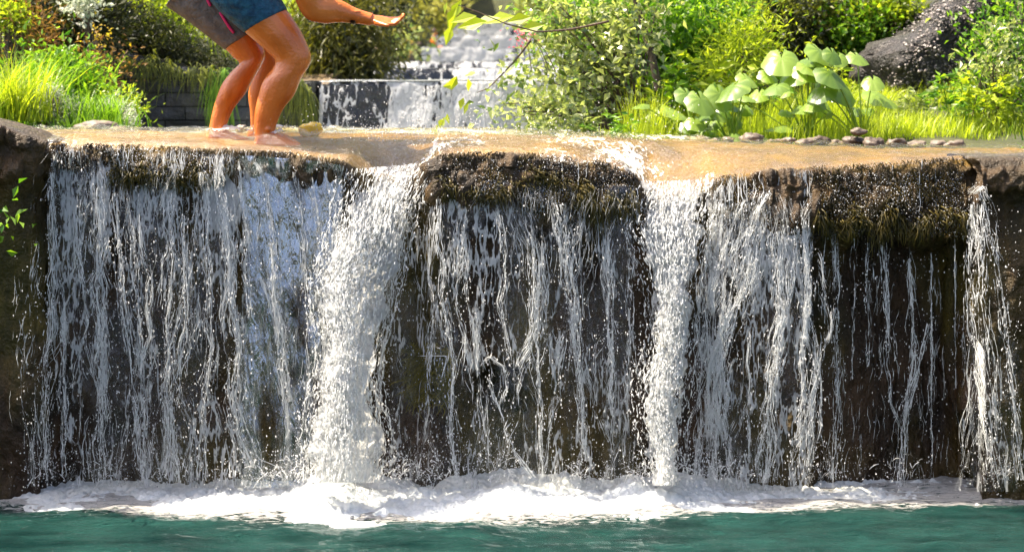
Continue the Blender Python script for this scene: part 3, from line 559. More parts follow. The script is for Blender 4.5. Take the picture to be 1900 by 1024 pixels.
# ------------------------------------------------------------------ pool, foam, splashes
def pool():
    xs = np.concatenate([np.linspace(-9, -3.3, 24)[:-1], np.arange(-3.3, 3.3, .02), np.linspace(3.3, 9, 24)])
    ys = np.concatenate([np.linspace(-6, 7.2, 40)[:-1], np.arange(7.2, 9.9, .016)])
    XX, YY = np.meshgrid(xs, ys, indexing='ij')
    near = smooth(7.0, 7.4, YY) * smooth(3.4, 3.2, np.abs(XX))
    ZZ = (.018 * fbm(XX * 2.4, YY * 7, 0, 141, 4) + .006 * noise(XX * 9, YY * 22, 0, 142)) * near
    px = CX + XX * F / np.maximum(YY, 1)
    edge = np.interp(px, [0, 150, 500, 900, 1150, 1400, 1650, 1900], [8.55, 8.42, 8.26, 8.22, 8.26, 8.40, 8.52, 8.58])
    foam = .62 * smooth(-.25, .25, YY - edge) + .05 * smooth(1.2, 0, np.abs(YY - edge)) - .02
    o = mesh_obj('pool_water', np.stack([XX, YY, ZZ], -1), gridf(len(xs), len(ys))[:, ::-1], M['pool'], None, {'foam': np.clip(foam, 0, 1)})
    tag(o, kind='structure')
    # foam piled at the foot of the fall
    xs = np.arange(-3.1, 3.1, .009); ys = np.arange(8.0, 9.1, .009); XX, YY = np.meshgrid(xs, ys, indexing='ij')
    px = CX + XX * F / YY
    amp = np.interp(px, [0, 60, 250, 380, 470, 560, 650, 740, 800, 900, 1000, 1130, 1230, 1330, 1480, 1700, 1900], [.01, .02, .04, .06, .08, .13, .15, .10, .06, .12, .11, .09, .13, .09, .04, .02, .04])
    edge = np.interp(px, [0, 150, 500, 900, 1150, 1400, 1650, 1900], [8.66, 8.52, 8.34, 8.30, 8.34, 8.5, 8.66, 8.72])
    env = smooth(-.05, .42, YY - edge - .12 * fbm(XX * 3, YY * 5, 0, 151, 3))
    hgt = .62 * amp * env * (.55 + .75 * np.abs(fbm(XX * 3.2, YY * 3.6, 0, 152, 2))) + .022 * env * np.abs(noise(XX * 14, YY * 14, 0, 153)) + .012 * env * np.abs(noise(XX * 34, YY * 34, 0, 154)) + .008 * noise(XX * 60, YY * 60, 0, 155)
    ZZ = hgt - .014 - .05 * (1 - smooth(0, .15, env))
    tag(mesh_obj('foam', np.stack([XX, YY, ZZ], -1), gridf(len(xs), len(ys))[:, ::-1], M['foam']), 'white foam piled up along the foot of the waterfall', 'foam', None, 'stuff')
    # splashes thrown up from the foot
    src = [(500, 22), (575, 60), (640, 90), (705, 50), (760, 40), (830, 26), (930, 30), (1080, 26), (1190, 40), (1235, 60), (1300, 40), (1360, 26), (190, 20), (320, 22), (90, 16), (1550, 14), (1670, 18), (1850, 24), (430, 18)]
    pp, rr_ = [], []; dp = []
    for sx, n in src:
        n = n; K = 9; v0 = rs.normal(0, .35, n); vz = .6 + .95 * rs.rand(n); vy = -rs.rand(n) * .5
        ts = rs.rand(n) * .12; te = ts + .03 + .06 * rs.rand(n); tt = ts[:, None] + (te - ts)[:, None] * np.linspace(0, 1, K)[None]
        b = P(sx + rs.normal(0, 16, n), 905, 8.78 - .1 * rs.rand(n))
        pt = np.stack([b[:, 0:1] + v0[:, None] * tt, b[:, 1:2] + vy[:, None] * tt, b[:, 2:3] + .05 + vz[:, None] * tt - 4.9 * tt ** 2], -1)
        pp.append(pt); rr_.append((.0008 + .0022 * rs.rand(n) ** 3)[:, None] * ends(K)[None])
        m = n * 14; tt = rs.rand(m) * .3; b = P(sx + rs.normal(0, 26, m), 905, 8.8 - .1 * rs.rand(m)); v0 = rs.normal(0, .4, m); vz = .5 + 1.4 * rs.rand(m)
        dp.append(np.stack([b[:, 0] + v0 * tt, b[:, 1] - .4 * rs.rand(m) * tt, b[:, 2] + .04 + vz * tt - 4.9 * tt ** 2], -1))
    V, Fc = tubes(np.concatenate(pp), np.concatenate(rr_), 4)
    d = np.concatenate(dp); d = d[d[:, 2] > .0]
    V2, F2 = drops(d, .0009 + .0042 * rs.rand(len(d)) ** 4)
    tag(mesh_obj('splash', np.concatenate([V, V2]), [Fc, F2 + len(V)], M['drop']), 'splashing drops thrown up from the foam at the foot of the fall', 'splash', None, 'stuff')
    # fine spray over the ledge
    m = 2600; x = np.concatenate([rs.normal(790, 110, m), rs.uniform(560, 1300, 900)]); y = np.concatenate([262 - np.abs(rs.normal(0, 24, m)), 262 - np.abs(rs.normal(0, 70, 900))])
    V, Fc = drops(P(x, y, rs.uniform(9.2, 11.2, len(x))), .0009 + .0034 * rs.rand(len(x)) ** 4, .8 + rs.rand(len(x)))
    tag(mesh_obj('spray', V, Fc, M['drop']), 'fine spray of white drops hanging above the ledge', 'spray', None, 'stuff')
pool()

#@@PART2
# ------------------------------------------------------------------ ground: stream bed, banks and the hill behind
ST = [(14.0, 155, 590), (18.5, 130, 655), (24, 117, 720), (34, 90, 780), (47, 68, 800), (60, 55, 825), (72, 44, 835)]      # weir distance, pixel row of its lip, pixel column of its left end
STZ = [CAMH - (y - HY) * d / F for d, y, x in ST]; STX = [(x - CX) * d / F for d, y, x in ST]
DD = np.array([s_[0] for s_ in ST]); STZ = np.array(STZ); STX = np.array(STX)
def chan_z(Y): return np.interp(Y, np.r_[11.2, 13.9, DD, 90, 130, 400], np.r_[1.72, 1.74, STZ, STZ[-1] + 3.5, STZ[-1] + 24, STZ[-1] + 120])
def chan_floor(Y): return np.interp(Y, np.r_[13.9, np.stack([DD, np.r_[DD[1:] - .02, 89.9]], 1).ravel(), 90, 130, 400], np.r_[1.74, np.repeat(STZ, 2), STZ[-1] + 3.5, STZ[-1] + 24, STZ[-1] + 120])
def ground_z(X, Y):
    base = np.interp(Y, [-10, 9.4, 9.9, 10.6, 11.2, 13.9], [-1.2, -1.2, .9, 1.3, 1.70, 1.72])
    bankL = smooth(-2.95, -3.7, X) * np.interp(Y, [10.8, 12, 13.9], [.06, .16, .36]); bankR = smooth(.6, 3.2, X) * np.interp(Y, [10.8, 11.4, 12.6, 13.9], [.0, .10, .27, .45])
    side = smooth(3.3, 4.4, np.abs(X)) * (2.0 - np.minimum(base, 2.0)) * smooth(-10, 4, Y)
    z1 = base + np.where(Y > 10.7, bankL + bankR, 0) + np.where(Y < 11.2, side, side * smooth(12.5, 11.2, Y))
    zc = chan_z(Y); lx = np.interp(Y, DD, STX - .12)
    L = np.interp(X - lx, [-40, -4, -1.9, -1.4, -.9, -.25, 0], [4.2, 1.35, .72, .58, .38, .20, 0]) * smooth(14.0, 15.0, Y) + np.where(X < lx, .05 * (Y - 14) * smooth(0, -1.5, X - lx), 0)
    Rr = np.interp(X, [1.7, 2.0, 4, 8, 40], [0, .35, .9, 1.9, 6.0]) + np.where(X > 1.9, .07 * (Y - 14), 0)
    m_ = smooth(lx - .5, lx - .05, X) * smooth(2.5, 2.1, X); z2 = (zc - .12) * (1 - m_) + (chan_floor(Y) - .22) * m_ + L + Rr
    t = smooth(13.9, 14.35, Y)
    z = z1 * (1 - t) + z2 * t
    return z + .03 * fbm(X * 1.7, Y * 1.7, 0, 201, 4) * smooth(10.5, 11.5, Y) + .3 * fbm(X * .1, Y * .1, 0, 202, 3) * smooth(30, 80, Y)
xs = np.concatenate([np.linspace(-260, -12, 40)[:-1], np.linspace(-12, -5, 50)[:-1], np.linspace(-5, 5, 260)[:-1], np.linspace(5, 12, 50)[:-1], np.linspace(12, 260, 40)])
ys = np.concatenate([np.linspace(-200, 6, 30)[:-1], np.linspace(6, 16, 170)[:-1], np.linspace(16, 80, 200)[:-1], np.linspace(80, 420, 60)])
XX, YY = np.meshgrid(xs, ys, indexing='ij'); ZZ = ground_z(XX, YY)
tag(mesh_obj('ground', np.stack([XX, YY, ZZ], -1), gridf(len(xs), len(ys))[:, ::-1], M['soil']), kind='structure')

def ray_ground(px, py):
    """point of the ground seen at a pixel"""
    Y = np.linspace(10.9, 110, 4000); p = P(px, py, Y); k = np.argmax(p[:, 2] < ground_z(p[:, 0], Y)); return p[k]

# stepped stone weirs with their water
DK = simple('dark_weir_stone', (.008, .008, .008), (.035, .032, .028), 9, .5, 1., 30, .04)
order = ['nearest and tallest', 'second', 'third', 'fourth', 'fifth', 'sixth', 'farthest']
for i, (d, y, x) in enumerate(ST):
    zt = STZ[i]; zb = (STZ[i - 1] - .05) if i else 1.66; x0 = STX[i]; x1 = 1.75 if d < 30 else 2.3
    t = empty('stone_weir', (0, d, zb)); tag(t, ['nearest low stone weir behind the legs, half of it dark, half covered by white water', 'second stone weir of the cascade, a dark band above the nearest one', 'third stone weir of the cascade, low with little arches of water', 'fourth stone weir of the cascade with a wide white curtain', 'fifth stone weir of the cascade, below the small bather', 'sixth stone weir of the cascade, just under the hanging leaves', 'topmost and farthest stone weir of the cascade'][i], 'weir', 'stepped weirs of the stream')
    Xg = np.linspace(x0, x1, 120); Zg = np.linspace(zb - .15, zt - .01, 40); A, B = np.meshgrid(Xg, Zg, indexing='ij')
    Yg = d + .05 + .05 * fbm(A * 3, B * 3, d, 211, 4)
    Vf = np.stack([A, Yg, B], -1).reshape(-1, 3); Vb = np.stack([A, Yg + .5, B], -1).reshape(-1, 3)
    ring = np.concatenate([np.arange(120) * 40 + 39, ]); n0 = len(Vf)
    topf = np.stack([ring[:-1], ring[1:], ring[1:] + n0, ring[:-1] + n0], -1)
    lf = np.arange(40); lfq = np.stack([lf[:-1], lf[1:], lf[1:] + n0, lf[:-1] + n0], -1)
    mesh_obj('stone_body', np.concatenate([Vf, Vb]), np.concatenate([gridf(120, 40), gridf(120, 40)[:, ::-1] + n0, topf, lfq]), DK, t)
    A, B = np.meshgrid(np.linspace(x0 + .02, x1, 160), np.linspace(0, 1, 50), indexing='ij')
    Zw = zt + .02 - (zt + .02 - zb) * B; Yw = d - .03 - .10 * B ** .6 - .02 * fbm(A * 6, Zw * 5, d, 212, 3)
    pxx = CX + A * F / d
    if i == 0: fo = .25 + .5 * smooth(712, 730, pxx) * (1 - .35 * np.exp(-((pxx - 810) / 25) ** 2)) + .4 * np.exp(-((pxx - 598) / 6) ** 2)
    elif i == 1: fo = .12 + .55 * smooth(830, 860, pxx) + .0 * A
    elif i == 2: fo = .55 + .2 * fbm(A * 3, 0, d, 213, 2)
    else: fo = .72 + .4 * fbm(A * 2.2, B * .5, d, 213, 3) - .95 * smooth(.45, .95, B)
    mesh_obj('falling_water', np.stack([A, Yw, Zw], -1), gridf(160, 50), film_mat('weir_water', (6, 6, 2.2), .06) if i == 0 else M['weirfilm'], t, {'foam': fo, 'wet': np.ones_like(A) * .6})
    if i == 0: M['weirfilm'] = film_mat('far_weir_water', (2.5, 2.5, .9), .1)
# water lying between the weirs
q = []
for i in range(len(ST)):
    d0 = ST[i][0] - .04; d1 = ST[i + 1][0] + .1 if i + 1 < len(ST) else 95; xa = STX[i]; xb = 1.75 if d0 < 30 else 2.3
    A, B = np.meshgrid(np.linspace(xa, xb, 30), np.linspace(d0, d1, 60), indexing='ij')
    q.append((np.stack([A, B, STZ[i] + .02 + .008 * fbm(A * 3, B * 2, 0, 221, 3)], -1).reshape(-1, 3), gridf(30, 60)[:, ::-1]))
A, B = np.meshgrid(np.linspace(-2.6, 2.4, 90), np.linspace(11.2, 14.1, 80), indexing='ij')
q.append((np.stack([A, B, 1.775 + .008 * fbm(A * 5, B * 5, 0, 222, 3)], -1).reshape(-1, 3), gridf(90, 80)[:, ::-1]))
V, Fc = merge(q)
SW = simple('stream_surface', (.10, .12, .13), (.55, .58, .6), 5, .15, .8, 12, .05, .6, (1, .5, 1), .4, .62)
tag(mesh_obj('stream_water', V, Fc, SW), kind='structure')

# stone walls
def wall(name, label, xs_, ys_, top, bot, thick, mat, cat='wall', rough=.03):
    n = len(xs_); m = 30; k = np.linspace(0, 1, m)[None]
    xs_, ys_, top, bot = [np.asarray(v, float)[:, None] for v in (xs_, ys_, top, bot)]
    Z = bot + (top - bot) * k; X = xs_ + 0 * k; Y = ys_ + 0 * k
    tx = np.gradient(xs_[:, 0]); ty = np.gradient(ys_[:, 0]); L = np.hypot(tx, ty); nx = (ty / L)[:, None]; ny = (-tx / L)[:, None]
    d = rough * fbm(X * 4, Z * 9, Y * 4, 231, 4) + .5 * rough * np.abs(noise(X * 11, Z * 11, Y * 11, 232))
    Vf = np.stack([X + nx * d, Y + ny * d, Z + .5 * d], -1); Vb = np.stack([X - nx * thick, Y - ny * thick, Z + 0 * d], -1)
    n0 = n * m; V = np.concatenate([Vf.reshape(-1, 3), Vb.reshape(-1, 3)])
    r = np.arange(n) * m + m - 1; tf = np.stack([r[:-1], r[1:], r[1:] + n0, r[:-1] + n0], -1)
    e0 = np.arange(m); e1 = e0 + (n - 1) * m; ef = np.concatenate([np.stack([e[:-1], e[1:], e[1:] + n0, e[:-1] + n0], -1) for e in (e0, e1)])
    return tag(mesh_obj(name, V, np.concatenate([gridf(n, m), gridf(n, m)[:, ::-1] + n0, tf, ef]), mat), label, cat)
xs_ = np.linspace(-5.2, STX[0] - .02, 140)
wall('retaining_wall', 'dark stone block wall behind the legs, with grass hanging over its top', xs_, 13.95 + 0 * xs_, np.interp(xs_, [-5.2, -3.2, -2.9, -2.5, -1.8], [2.5, 2.40, 2.33, 2.25, 2.17]), 1.62 + 0 * xs_, .5, M['wall'])
ys_ = np.linspace(14.3, 33, 120)
wall('channel_wall', 'sloping dark stone wall with sunlit tan top, left of the cascade', np.interp(ys_, DD, STX) - .05, ys_, np.interp(ys_, [14.3, 18.5, 24, 34], [STZ[0] - .10, STZ[1] + .10, STZ[2] + .22, STZ[3] + .12]), chan_z(ys_) - .4, .55, simple('tan_stone', (.05, .036, .02), (.18, .12, .055), 7, .8, 1., 20), rough=.09)

# ------------------------------------------------------------------ vegetation
def leaves(n, c, L, W, dirs, nrm=None, fold=.25):
    """diamond leaves: centres c (n,3), tip directions dirs (n,3)"""
    L = np.broadcast_to(L, (n,))[:, None]; W = np.broadcast_to(W, (n,))[:, None]
    dirs = dirs / (np.linalg.norm(dirs, axis=1, keepdims=True) + 1e-9)
    nr = rs.normal(0, 1, (n, 3)) * .8 + (0, -.2, .9) if nrm is None else nrm
    s = np.cross(dirs, nr); s /= np.linalg.norm(s, axis=1, keepdims=True) + 1e-9; u = np.cross(s, dirs)
    mid = c + dirs * L * .45
    V = np.stack([c, mid + s * W * .5 + u * W * fold, c + dirs * L * 0.9, mid - s * W * .5 + u * W * fold, c + dirs * L * 1.0 - u * L * .12], 1)
    V = np.stack([c, mid + s * W * .5 + u * W * fold, c + dirs * L - u * L * .1, mid - s * W * .5 + u * W * fold], 1)
    Fb = np.array([[0, 1, 2], [0, 2, 3]]); Fc = (np.arange(n)[:, None, None] * 4 + Fb[None]).reshape(-1, 3)
    return V.reshape(-1, 3), Fc
def clump_points(n, lobes):
    """points spread through a set of ellipsoids (cx,cy,cz,rx,ry,rz), denser to their outside"""
    lobes = np.asarray(lobes, float); vol = lobes[:, 3] * lobes[:, 5]; k = rs.choice(len(lobes), n, p=vol / vol.sum())
    v = rs.normal(0, 1, (n, 3)); v /= np.linalg.norm(v, axis=1, keepdims=True); r = rs.rand(n) ** .45 * (1 + .38 * np.abs(rs.normal(0, 1, n)) * (rs.rand(n) < .3))
    return lobes[k, :3] + v * r[:, None] * lobes[k, 3:], v
def shrub(name, label, cat, px_lobes, Y, n, L, W, mat, base=None, stems=8, droop=0., thick=.012, depth=.8, group=None, clump=9, fold=.25):
    """px_lobes: (x, y, rx, ry) ellipses in the picture at distance Y; they become ellipsoids with their own depth"""
    lob = []
    for (x, y, rx, ry) in px_lobes:
        p = P(x, y, Y); lob.append([p[0], Y + rs.uniform(-.2, .2) * depth, p[2], rx * Y / F, max(rx, ry) * Y / F * depth, ry * Y / F])
    lob = np.array(lob); zb = ground_z(np.array([lob[:, 0].mean()]), np.array([Y]))[0] if base is None else P(*base, Y)[2]
    bx = lob[:, 0].mean() if base is None else P(*base, Y)[0]
    t = empty(name, (bx, Y, zb)); tag(t, label, cat, group)
    m = max(1, n // clump); cp, cv = clump_points(m, lob)
    k = np.repeat(np.arange(m), clump); c = cp[k] + rs.normal(0, 1, (len(k), 3)) * L * rs.uniform(.7, 2.6, m)[k][:, None]
    dr = cv[k] * .6 + rs.normal(0, .6, (len(k), 3)) + (0, 0, .15 - droop)
    V, Fc = leaves(len(k), c, L * rs.uniform(.4, 1.5, len(k)), W * rs.uniform(.5, 1.4, len(k)), dr, fold=fold)
    tone = np.clip(.5 + .35 * rs.normal(0, 1, m)[k] + .15 * rs.normal(0, 1, len(k)), 0, 1)
    mesh_obj('foliage', V, Fc, mat, t, {'rnd': np.repeat(tone, 4)}, smooth_=False)
    if stems:
        j = rs.choice(m, min(m, stems * 5), replace=False); K = 7; kk = np.linspace(0, 1, K)[None, :, None]
        b = np.stack([bx + rs.normal(0, .06, len(j)), Y + rs.normal(0, .06, len(j)), np.full(len(j), zb - .05)], -1)
        e = cp[j]; ctrl = b * .45 + e * .55 + (0, 0, .12); ctrl[:, 2] += .2 * (e[:, 2] - b[:, 2])
        pt = (1 - kk) ** 2 * b[:, None] + 2 * kk * (1 - kk) * ctrl[:, None] + kk ** 2 * e[:, None]
        rad = thick * (1 - .8 * kk[..., 0]) * rs.uniform(.4, 1, len(j))[:, None]
        Vs, Fs = tubes(pt, rad, 5); mesh_obj('stem', Vs, Fs, M['bark'], t)
    return t
def blades(n, x, y, z, h, wd, lean=.45):
    K = 5; k = np.linspace(0, 1, K)[None, :, None]
    a = rs.rand(n) * 6.283; ln = (np.stack([np.cos(a), np.sin(a), 0 * a], -1) * (lean * rs.rand(n) ** .7)[:, None])[:, None]
    hh = h[:, None, None]
    b = np.stack([x, y, z], -1)[:, None]
    pt = b + ln * hh * k ** 1.8 + np.array([0, 0, 1.]) * hh * (k - .25 * k ** 3 * np.linalg.norm(ln, axis=2, keepdims=True) / max(lean, .01))
    sd_ = np.stack([-np.sin(a + rs.normal(0, .9, n)), np.cos(a), 0 * a], -1)[:, None]
    wv = (wd * rs.uniform(.6, 1.2, n))[:, None, None] * (1 - .93 * k ** 1.5) * .5
    V = np.stack([pt - sd_ * wv, pt + sd_ * wv], 2).reshape(n, K * 2, 3)
    i = np.arange(K - 1) * 2; Fb = np.stack([i, i + 1, i + 3, i + 2], -1)
    return V.reshape(-1, 3), (np.arange(n)[:, None, None] * (K * 2) + Fb[None]).reshape(-1, 4), K * 2
def grass(name, label, x0, x1, Y0, Y1, n, h, wd, mat, lean=.5, kind='stuff', cat='grass', mask=None, hz=None):
    x = rs.uniform(x0, x1, n); y = rs.uniform(Y0, Y1, n)
    g = fbm(x * 2.2, y * 2.2, 0, 241, 2); k = g > rs.rand(n) * 1.3 - 1.0
    if mask is not None: k &= mask(x, y)
    x, y, g = x[k], y[k], g[k]; z = ground_z(x, y) - .02 if hz is None else hz(x, y)
    V, Fc, q = blades(len(x), x, y, z, h * rs.uniform(.4, 1.1, len(x)) * (1 + .4 * g), wd, lean)
    o = mesh_obj(name, V, Fc, mat, None, {'rnd': np.repeat(np.clip(.5 + .4 * g + .25 * rs.normal(0, 1, len(x)), 0, 1), q)})
    return tag(o, label, cat, None, kind)
def tuft(name, label, cat, px, py, Y, n, h, wd, spread, mat, lean=.9, group=None, base_z=None):
    p = P(px, py, Y); x = p[0] + rs.normal(0, spread, n); y = Y + rs.normal(0, spread * .7, n); z = np.full(n, p[2]) if base_z is None else ground_z(x, y)
    V, Fc, q = blades(n, x, y, z, h * rs.uniform(.45, 1.1, n), wd, lean)
    return tag(mesh_obj(name, V, Fc, mat, None, {'rnd': np.repeat(np.clip(.5 + .3 * rs.normal(0, 1, n), 0, 1), q)}), label, cat, group)

G = {}
G['lime'] = leafmat('lime_grass', (0.120, 0.190, 0.010), (0.459, 0.540, 0.047), .5, .45)
G['green'] = leafmat('fresh_green_leaf', (0.040, 0.130, 0.010), (0.257, 0.432, 0.034), .48, .4)
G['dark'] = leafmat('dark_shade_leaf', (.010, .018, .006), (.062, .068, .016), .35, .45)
G['olive'] = leafmat('olive_leaf', (0.035, 0.055, 0.006), (0.250, 0.275, 0.037), .45, .4)
G['pale'] = leafmat('pale_shiny_leaf', (0.090, 0.140, 0.030), (0.459, 0.486, 0.216), .42, .25, 1., (1.4, 1.5, .7))
G['far'] = leafmat('far_pale_leaf', (0.160, 0.170, 0.040), (0.494, 0.455, 0.143), .5, .6, .3)  # washed-out brightness of the distance put into the leaf colour
G['fargreen'] = leafmat('far_green_leaf', (0.080, 0.120, 0.030), (0.312, 0.325, 0.091), .5, .6, .3)  # same distant brightness put into a greener leaf colour
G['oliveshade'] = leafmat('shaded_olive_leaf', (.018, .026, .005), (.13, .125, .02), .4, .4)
G['dry'] = leafmat('dry_brown_leaf', (.16, .08, .035), (.34, .20, .07), .4, .6)
G['flower'] = leafmat('white_green_flower', (.30, .36, .24), (.68, .70, .58), .4, .6, .4, (1, 1, .9))
G['big'] = leafmat('broad_green_leaf', (0.060, 0.140, 0.018), (0.275, 0.388, 0.062), .42, .30, .8)
G['yellow'] = leafmat('yellow_leaf', (.40, .26, .02), (.55, .42, .05), .4, .5)
G['straw'] = leafmat('straw_grass', (.22, .17, .05), (.42, .30, .10), .4, .6)

# left bank
grass('grass', 'long fresh grass on the left bank behind the boulder', -3.9, -2.45, 11.0, 13.3, 5200, .34, .011, G['green'], .8, mask=lambda x, y: CX + x * F / y < 205)
grass('grass', 'sunlit yellow green grass on the slope above the dark stone wall', -6.5, -1.7, 14.7, 30, 24000, .26, .022, G['lime'], .6, mask=lambda x, y: x < np.interp(y, DD, STX) - .35)
grass('grass', 'dry tan grass along the left edge of the cascade', -2.6, -1.4, 16, 34, 3600, .13, .02, G['straw'], .7, mask=lambda x, y: (x < np.interp(y, DD, STX) - .1) & (x > np.interp(y, DD, STX) - .8))
for i, (x, y, Y, n, h, lab) in enumerate([(18, 225, 11.4, 420, .52, 'tall yellow green grass clump at the far left edge'), (62, 215, 11.9, 420, .50, 'arching bright green grass clump beside the white flowers'), (120, 190, 12.6, 380, .42, 'grass clump rising between flowers and brown stalks'), (170, 236, 11.6, 320, .30, 'low grass clump next to the small rock on the ledge')]):
    tuft('grass_clump', lab, 'grass', x, y, Y, n, h, .012, .13, G['green' if i else 'lime'], 1.0, 'grass clumps on the left bank')
shrub('leafy_bush', 'bright green low bush in the middle of the left bank', 'bush', [(140, 160, 45, 40), (175, 195, 45, 35), (100, 130, 40, 35)], 12.4, 2600, .055, .026, G['green'], stems=8)
shrub('flowering_plant', 'plant with clusters of small greenish white flowers on the left bank', 'plant', [(85, 175, 22, 16), (100, 200, 26, 18), (130, 205, 20, 16), (112, 222, 20, 10), (72, 200, 14, 14)], 11.5, 2400, .016, .014, G['flower'], stems=8)
shrub('flowering_plant', 'pale flowering plant just left of the small rock', 'plant', [(215, 215, 26, 16), (195, 205, 20, 16), (238, 225, 16, 10)], 11.9, 1500, .018, .014, G['flower'], stems=6)
shrub('leafy_bush', 'yellow green leafy tuft above the small rock', 'bush', [(195, 200, 30, 22), (165, 215, 22, 16), (225, 205, 22, 16)], 12.2, 1500, .045, .018, G['lime'], stems=6)
shrub('dry_stalk_plant', 'brown withered plant with tall stalks in front of the dark wall', 'plant', [(165, 135, 38, 28), (185, 155, 30, 24), (205, 120, 30, 12), (150, 115, 22, 14)], 12.8, 620, .045, .017, G['dry'], stems=9, thick=.008)
shrub('yellow_flower_plant', 'single stalk with a yellow flower head beside the brown plant', 'flower', [(175, 68, 9, 8)], 12.7, 70, .03, .018, G['yellow'], base=(178, 235), stems=1, thick=.006)
shrub('dry_bush', 'tan dry grass tuft on the far left bank', 'bush', [(52, 80, 26, 14), (45, 30, 16, 14)], 12.9, 900, .07, .010, G['dry'], stems=3, thick=.006)
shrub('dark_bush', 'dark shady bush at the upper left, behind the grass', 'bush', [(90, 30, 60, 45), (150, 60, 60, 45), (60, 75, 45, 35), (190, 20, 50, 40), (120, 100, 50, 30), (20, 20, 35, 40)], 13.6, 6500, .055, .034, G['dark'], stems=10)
shrub('white_flower_bush', 'pale leaved bush cluster at the top of the dark bank', 'bush', [(155, 15, 18, 16), (165, 5, 14, 10)], 13.1, 420, .035, .028, G['flower'], base=(170, 120), stems=3, thick=.006)
shrub('green_bush', 'light green bush at the upper left corner', 'bush', [(15, 25, 20, 20), (30, 48, 16, 8)], 12.8, 700, .045, .028, G['lime'], base=(20, 200), stems=4)
# overgrown dark bank above the stone wall
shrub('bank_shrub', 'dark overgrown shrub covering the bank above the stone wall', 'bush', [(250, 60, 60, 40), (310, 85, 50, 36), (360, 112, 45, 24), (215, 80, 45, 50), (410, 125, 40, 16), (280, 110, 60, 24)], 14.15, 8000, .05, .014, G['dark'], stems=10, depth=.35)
def hang(label, x0, x1, yt, n, L, mat, grp=None):
    K = 6; k = np.linspace(0, 1, K)[None]; x = rs.uniform(x0, x1, n); x = x + 30 * noise(x / 25, 2, 0, 252); y = np.interp(x, [x0, x1], yt) + 14 * noise(x / 17, 1, 0, 253) + rs.normal(0, 7, n); b = P(x, y, 13.93 - .06 * rs.rand(n))
    ln = L * (.3 + rs.rand(n)) * (1 + .6 * noise(x / 18, 0, 0, 251)); sx = rs.normal(0, .06, n)
    pt = np.stack([b[:, :1] + sx[:, None] * k, b[:, 1:2] - .07 * np.sin(k * 1.8) * (.4 + rs.rand(n))[:, None], b[:, 2:] + .05 * np.sin(k * 3.1) * rs.rand(n)[:, None] - ln[:, None] * k ** 1.5], -1)
    wv = np.array([1, .3, 0]) * (.005 * (1 - .85 * k[..., None])); V = np.stack([pt - wv, pt + wv], 2).reshape(n, K * 2, 3)
    i = np.arange(K - 1) * 2; Fb = np.stack([i, i + 1, i + 3, i + 2], -1)
    tag(mesh_obj('hanging_grass', V, (np.arange(n)[:, None, None] * 12 + Fb[None]).reshape(-1, 4), mat, None, {'rnd': np.repeat(np.clip(rs.normal(.5, .3, n), 0, 1), 12)}), label, 'grass', grp)
hang('dull dark grass drooping over the top of the dark block wall', 235, 400, [118, 128], 420, .16, G['olive'], 'grass hanging over the stone wall')
hang('bright green grass tuft hanging down the wall left of the shins', 384, 432, [132, 138], 260, .32, G['green'], 'grass hanging over the stone wall')
hang('green grass hanging down between the legs and the weir', 515, 592, [152, 172], 380, .36, G['olive'], 'grass hanging over the stone wall')
# willow like bush and bushes left of the cascade
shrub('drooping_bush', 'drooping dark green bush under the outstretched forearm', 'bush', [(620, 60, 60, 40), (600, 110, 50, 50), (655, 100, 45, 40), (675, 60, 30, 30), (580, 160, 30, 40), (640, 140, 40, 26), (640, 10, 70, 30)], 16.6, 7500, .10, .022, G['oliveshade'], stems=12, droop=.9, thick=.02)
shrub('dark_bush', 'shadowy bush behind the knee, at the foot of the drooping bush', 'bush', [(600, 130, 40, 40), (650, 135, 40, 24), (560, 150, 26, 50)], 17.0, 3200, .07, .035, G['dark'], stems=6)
shrub('leafy_bush', 'pale green bush beside the third weir', 'bush', [(715, 88, 24, 14), (700, 74, 22, 12)], 25, 1100, .12, .07, G['pale'], stems=6)
shrub('leafy_bush', 'dark conifer like bush above the forearm', 'bush', [(700, 15, 50, 24), (640, 5, 40, 20)], 20, 2600, .12, .03, G['dark'], stems=6)
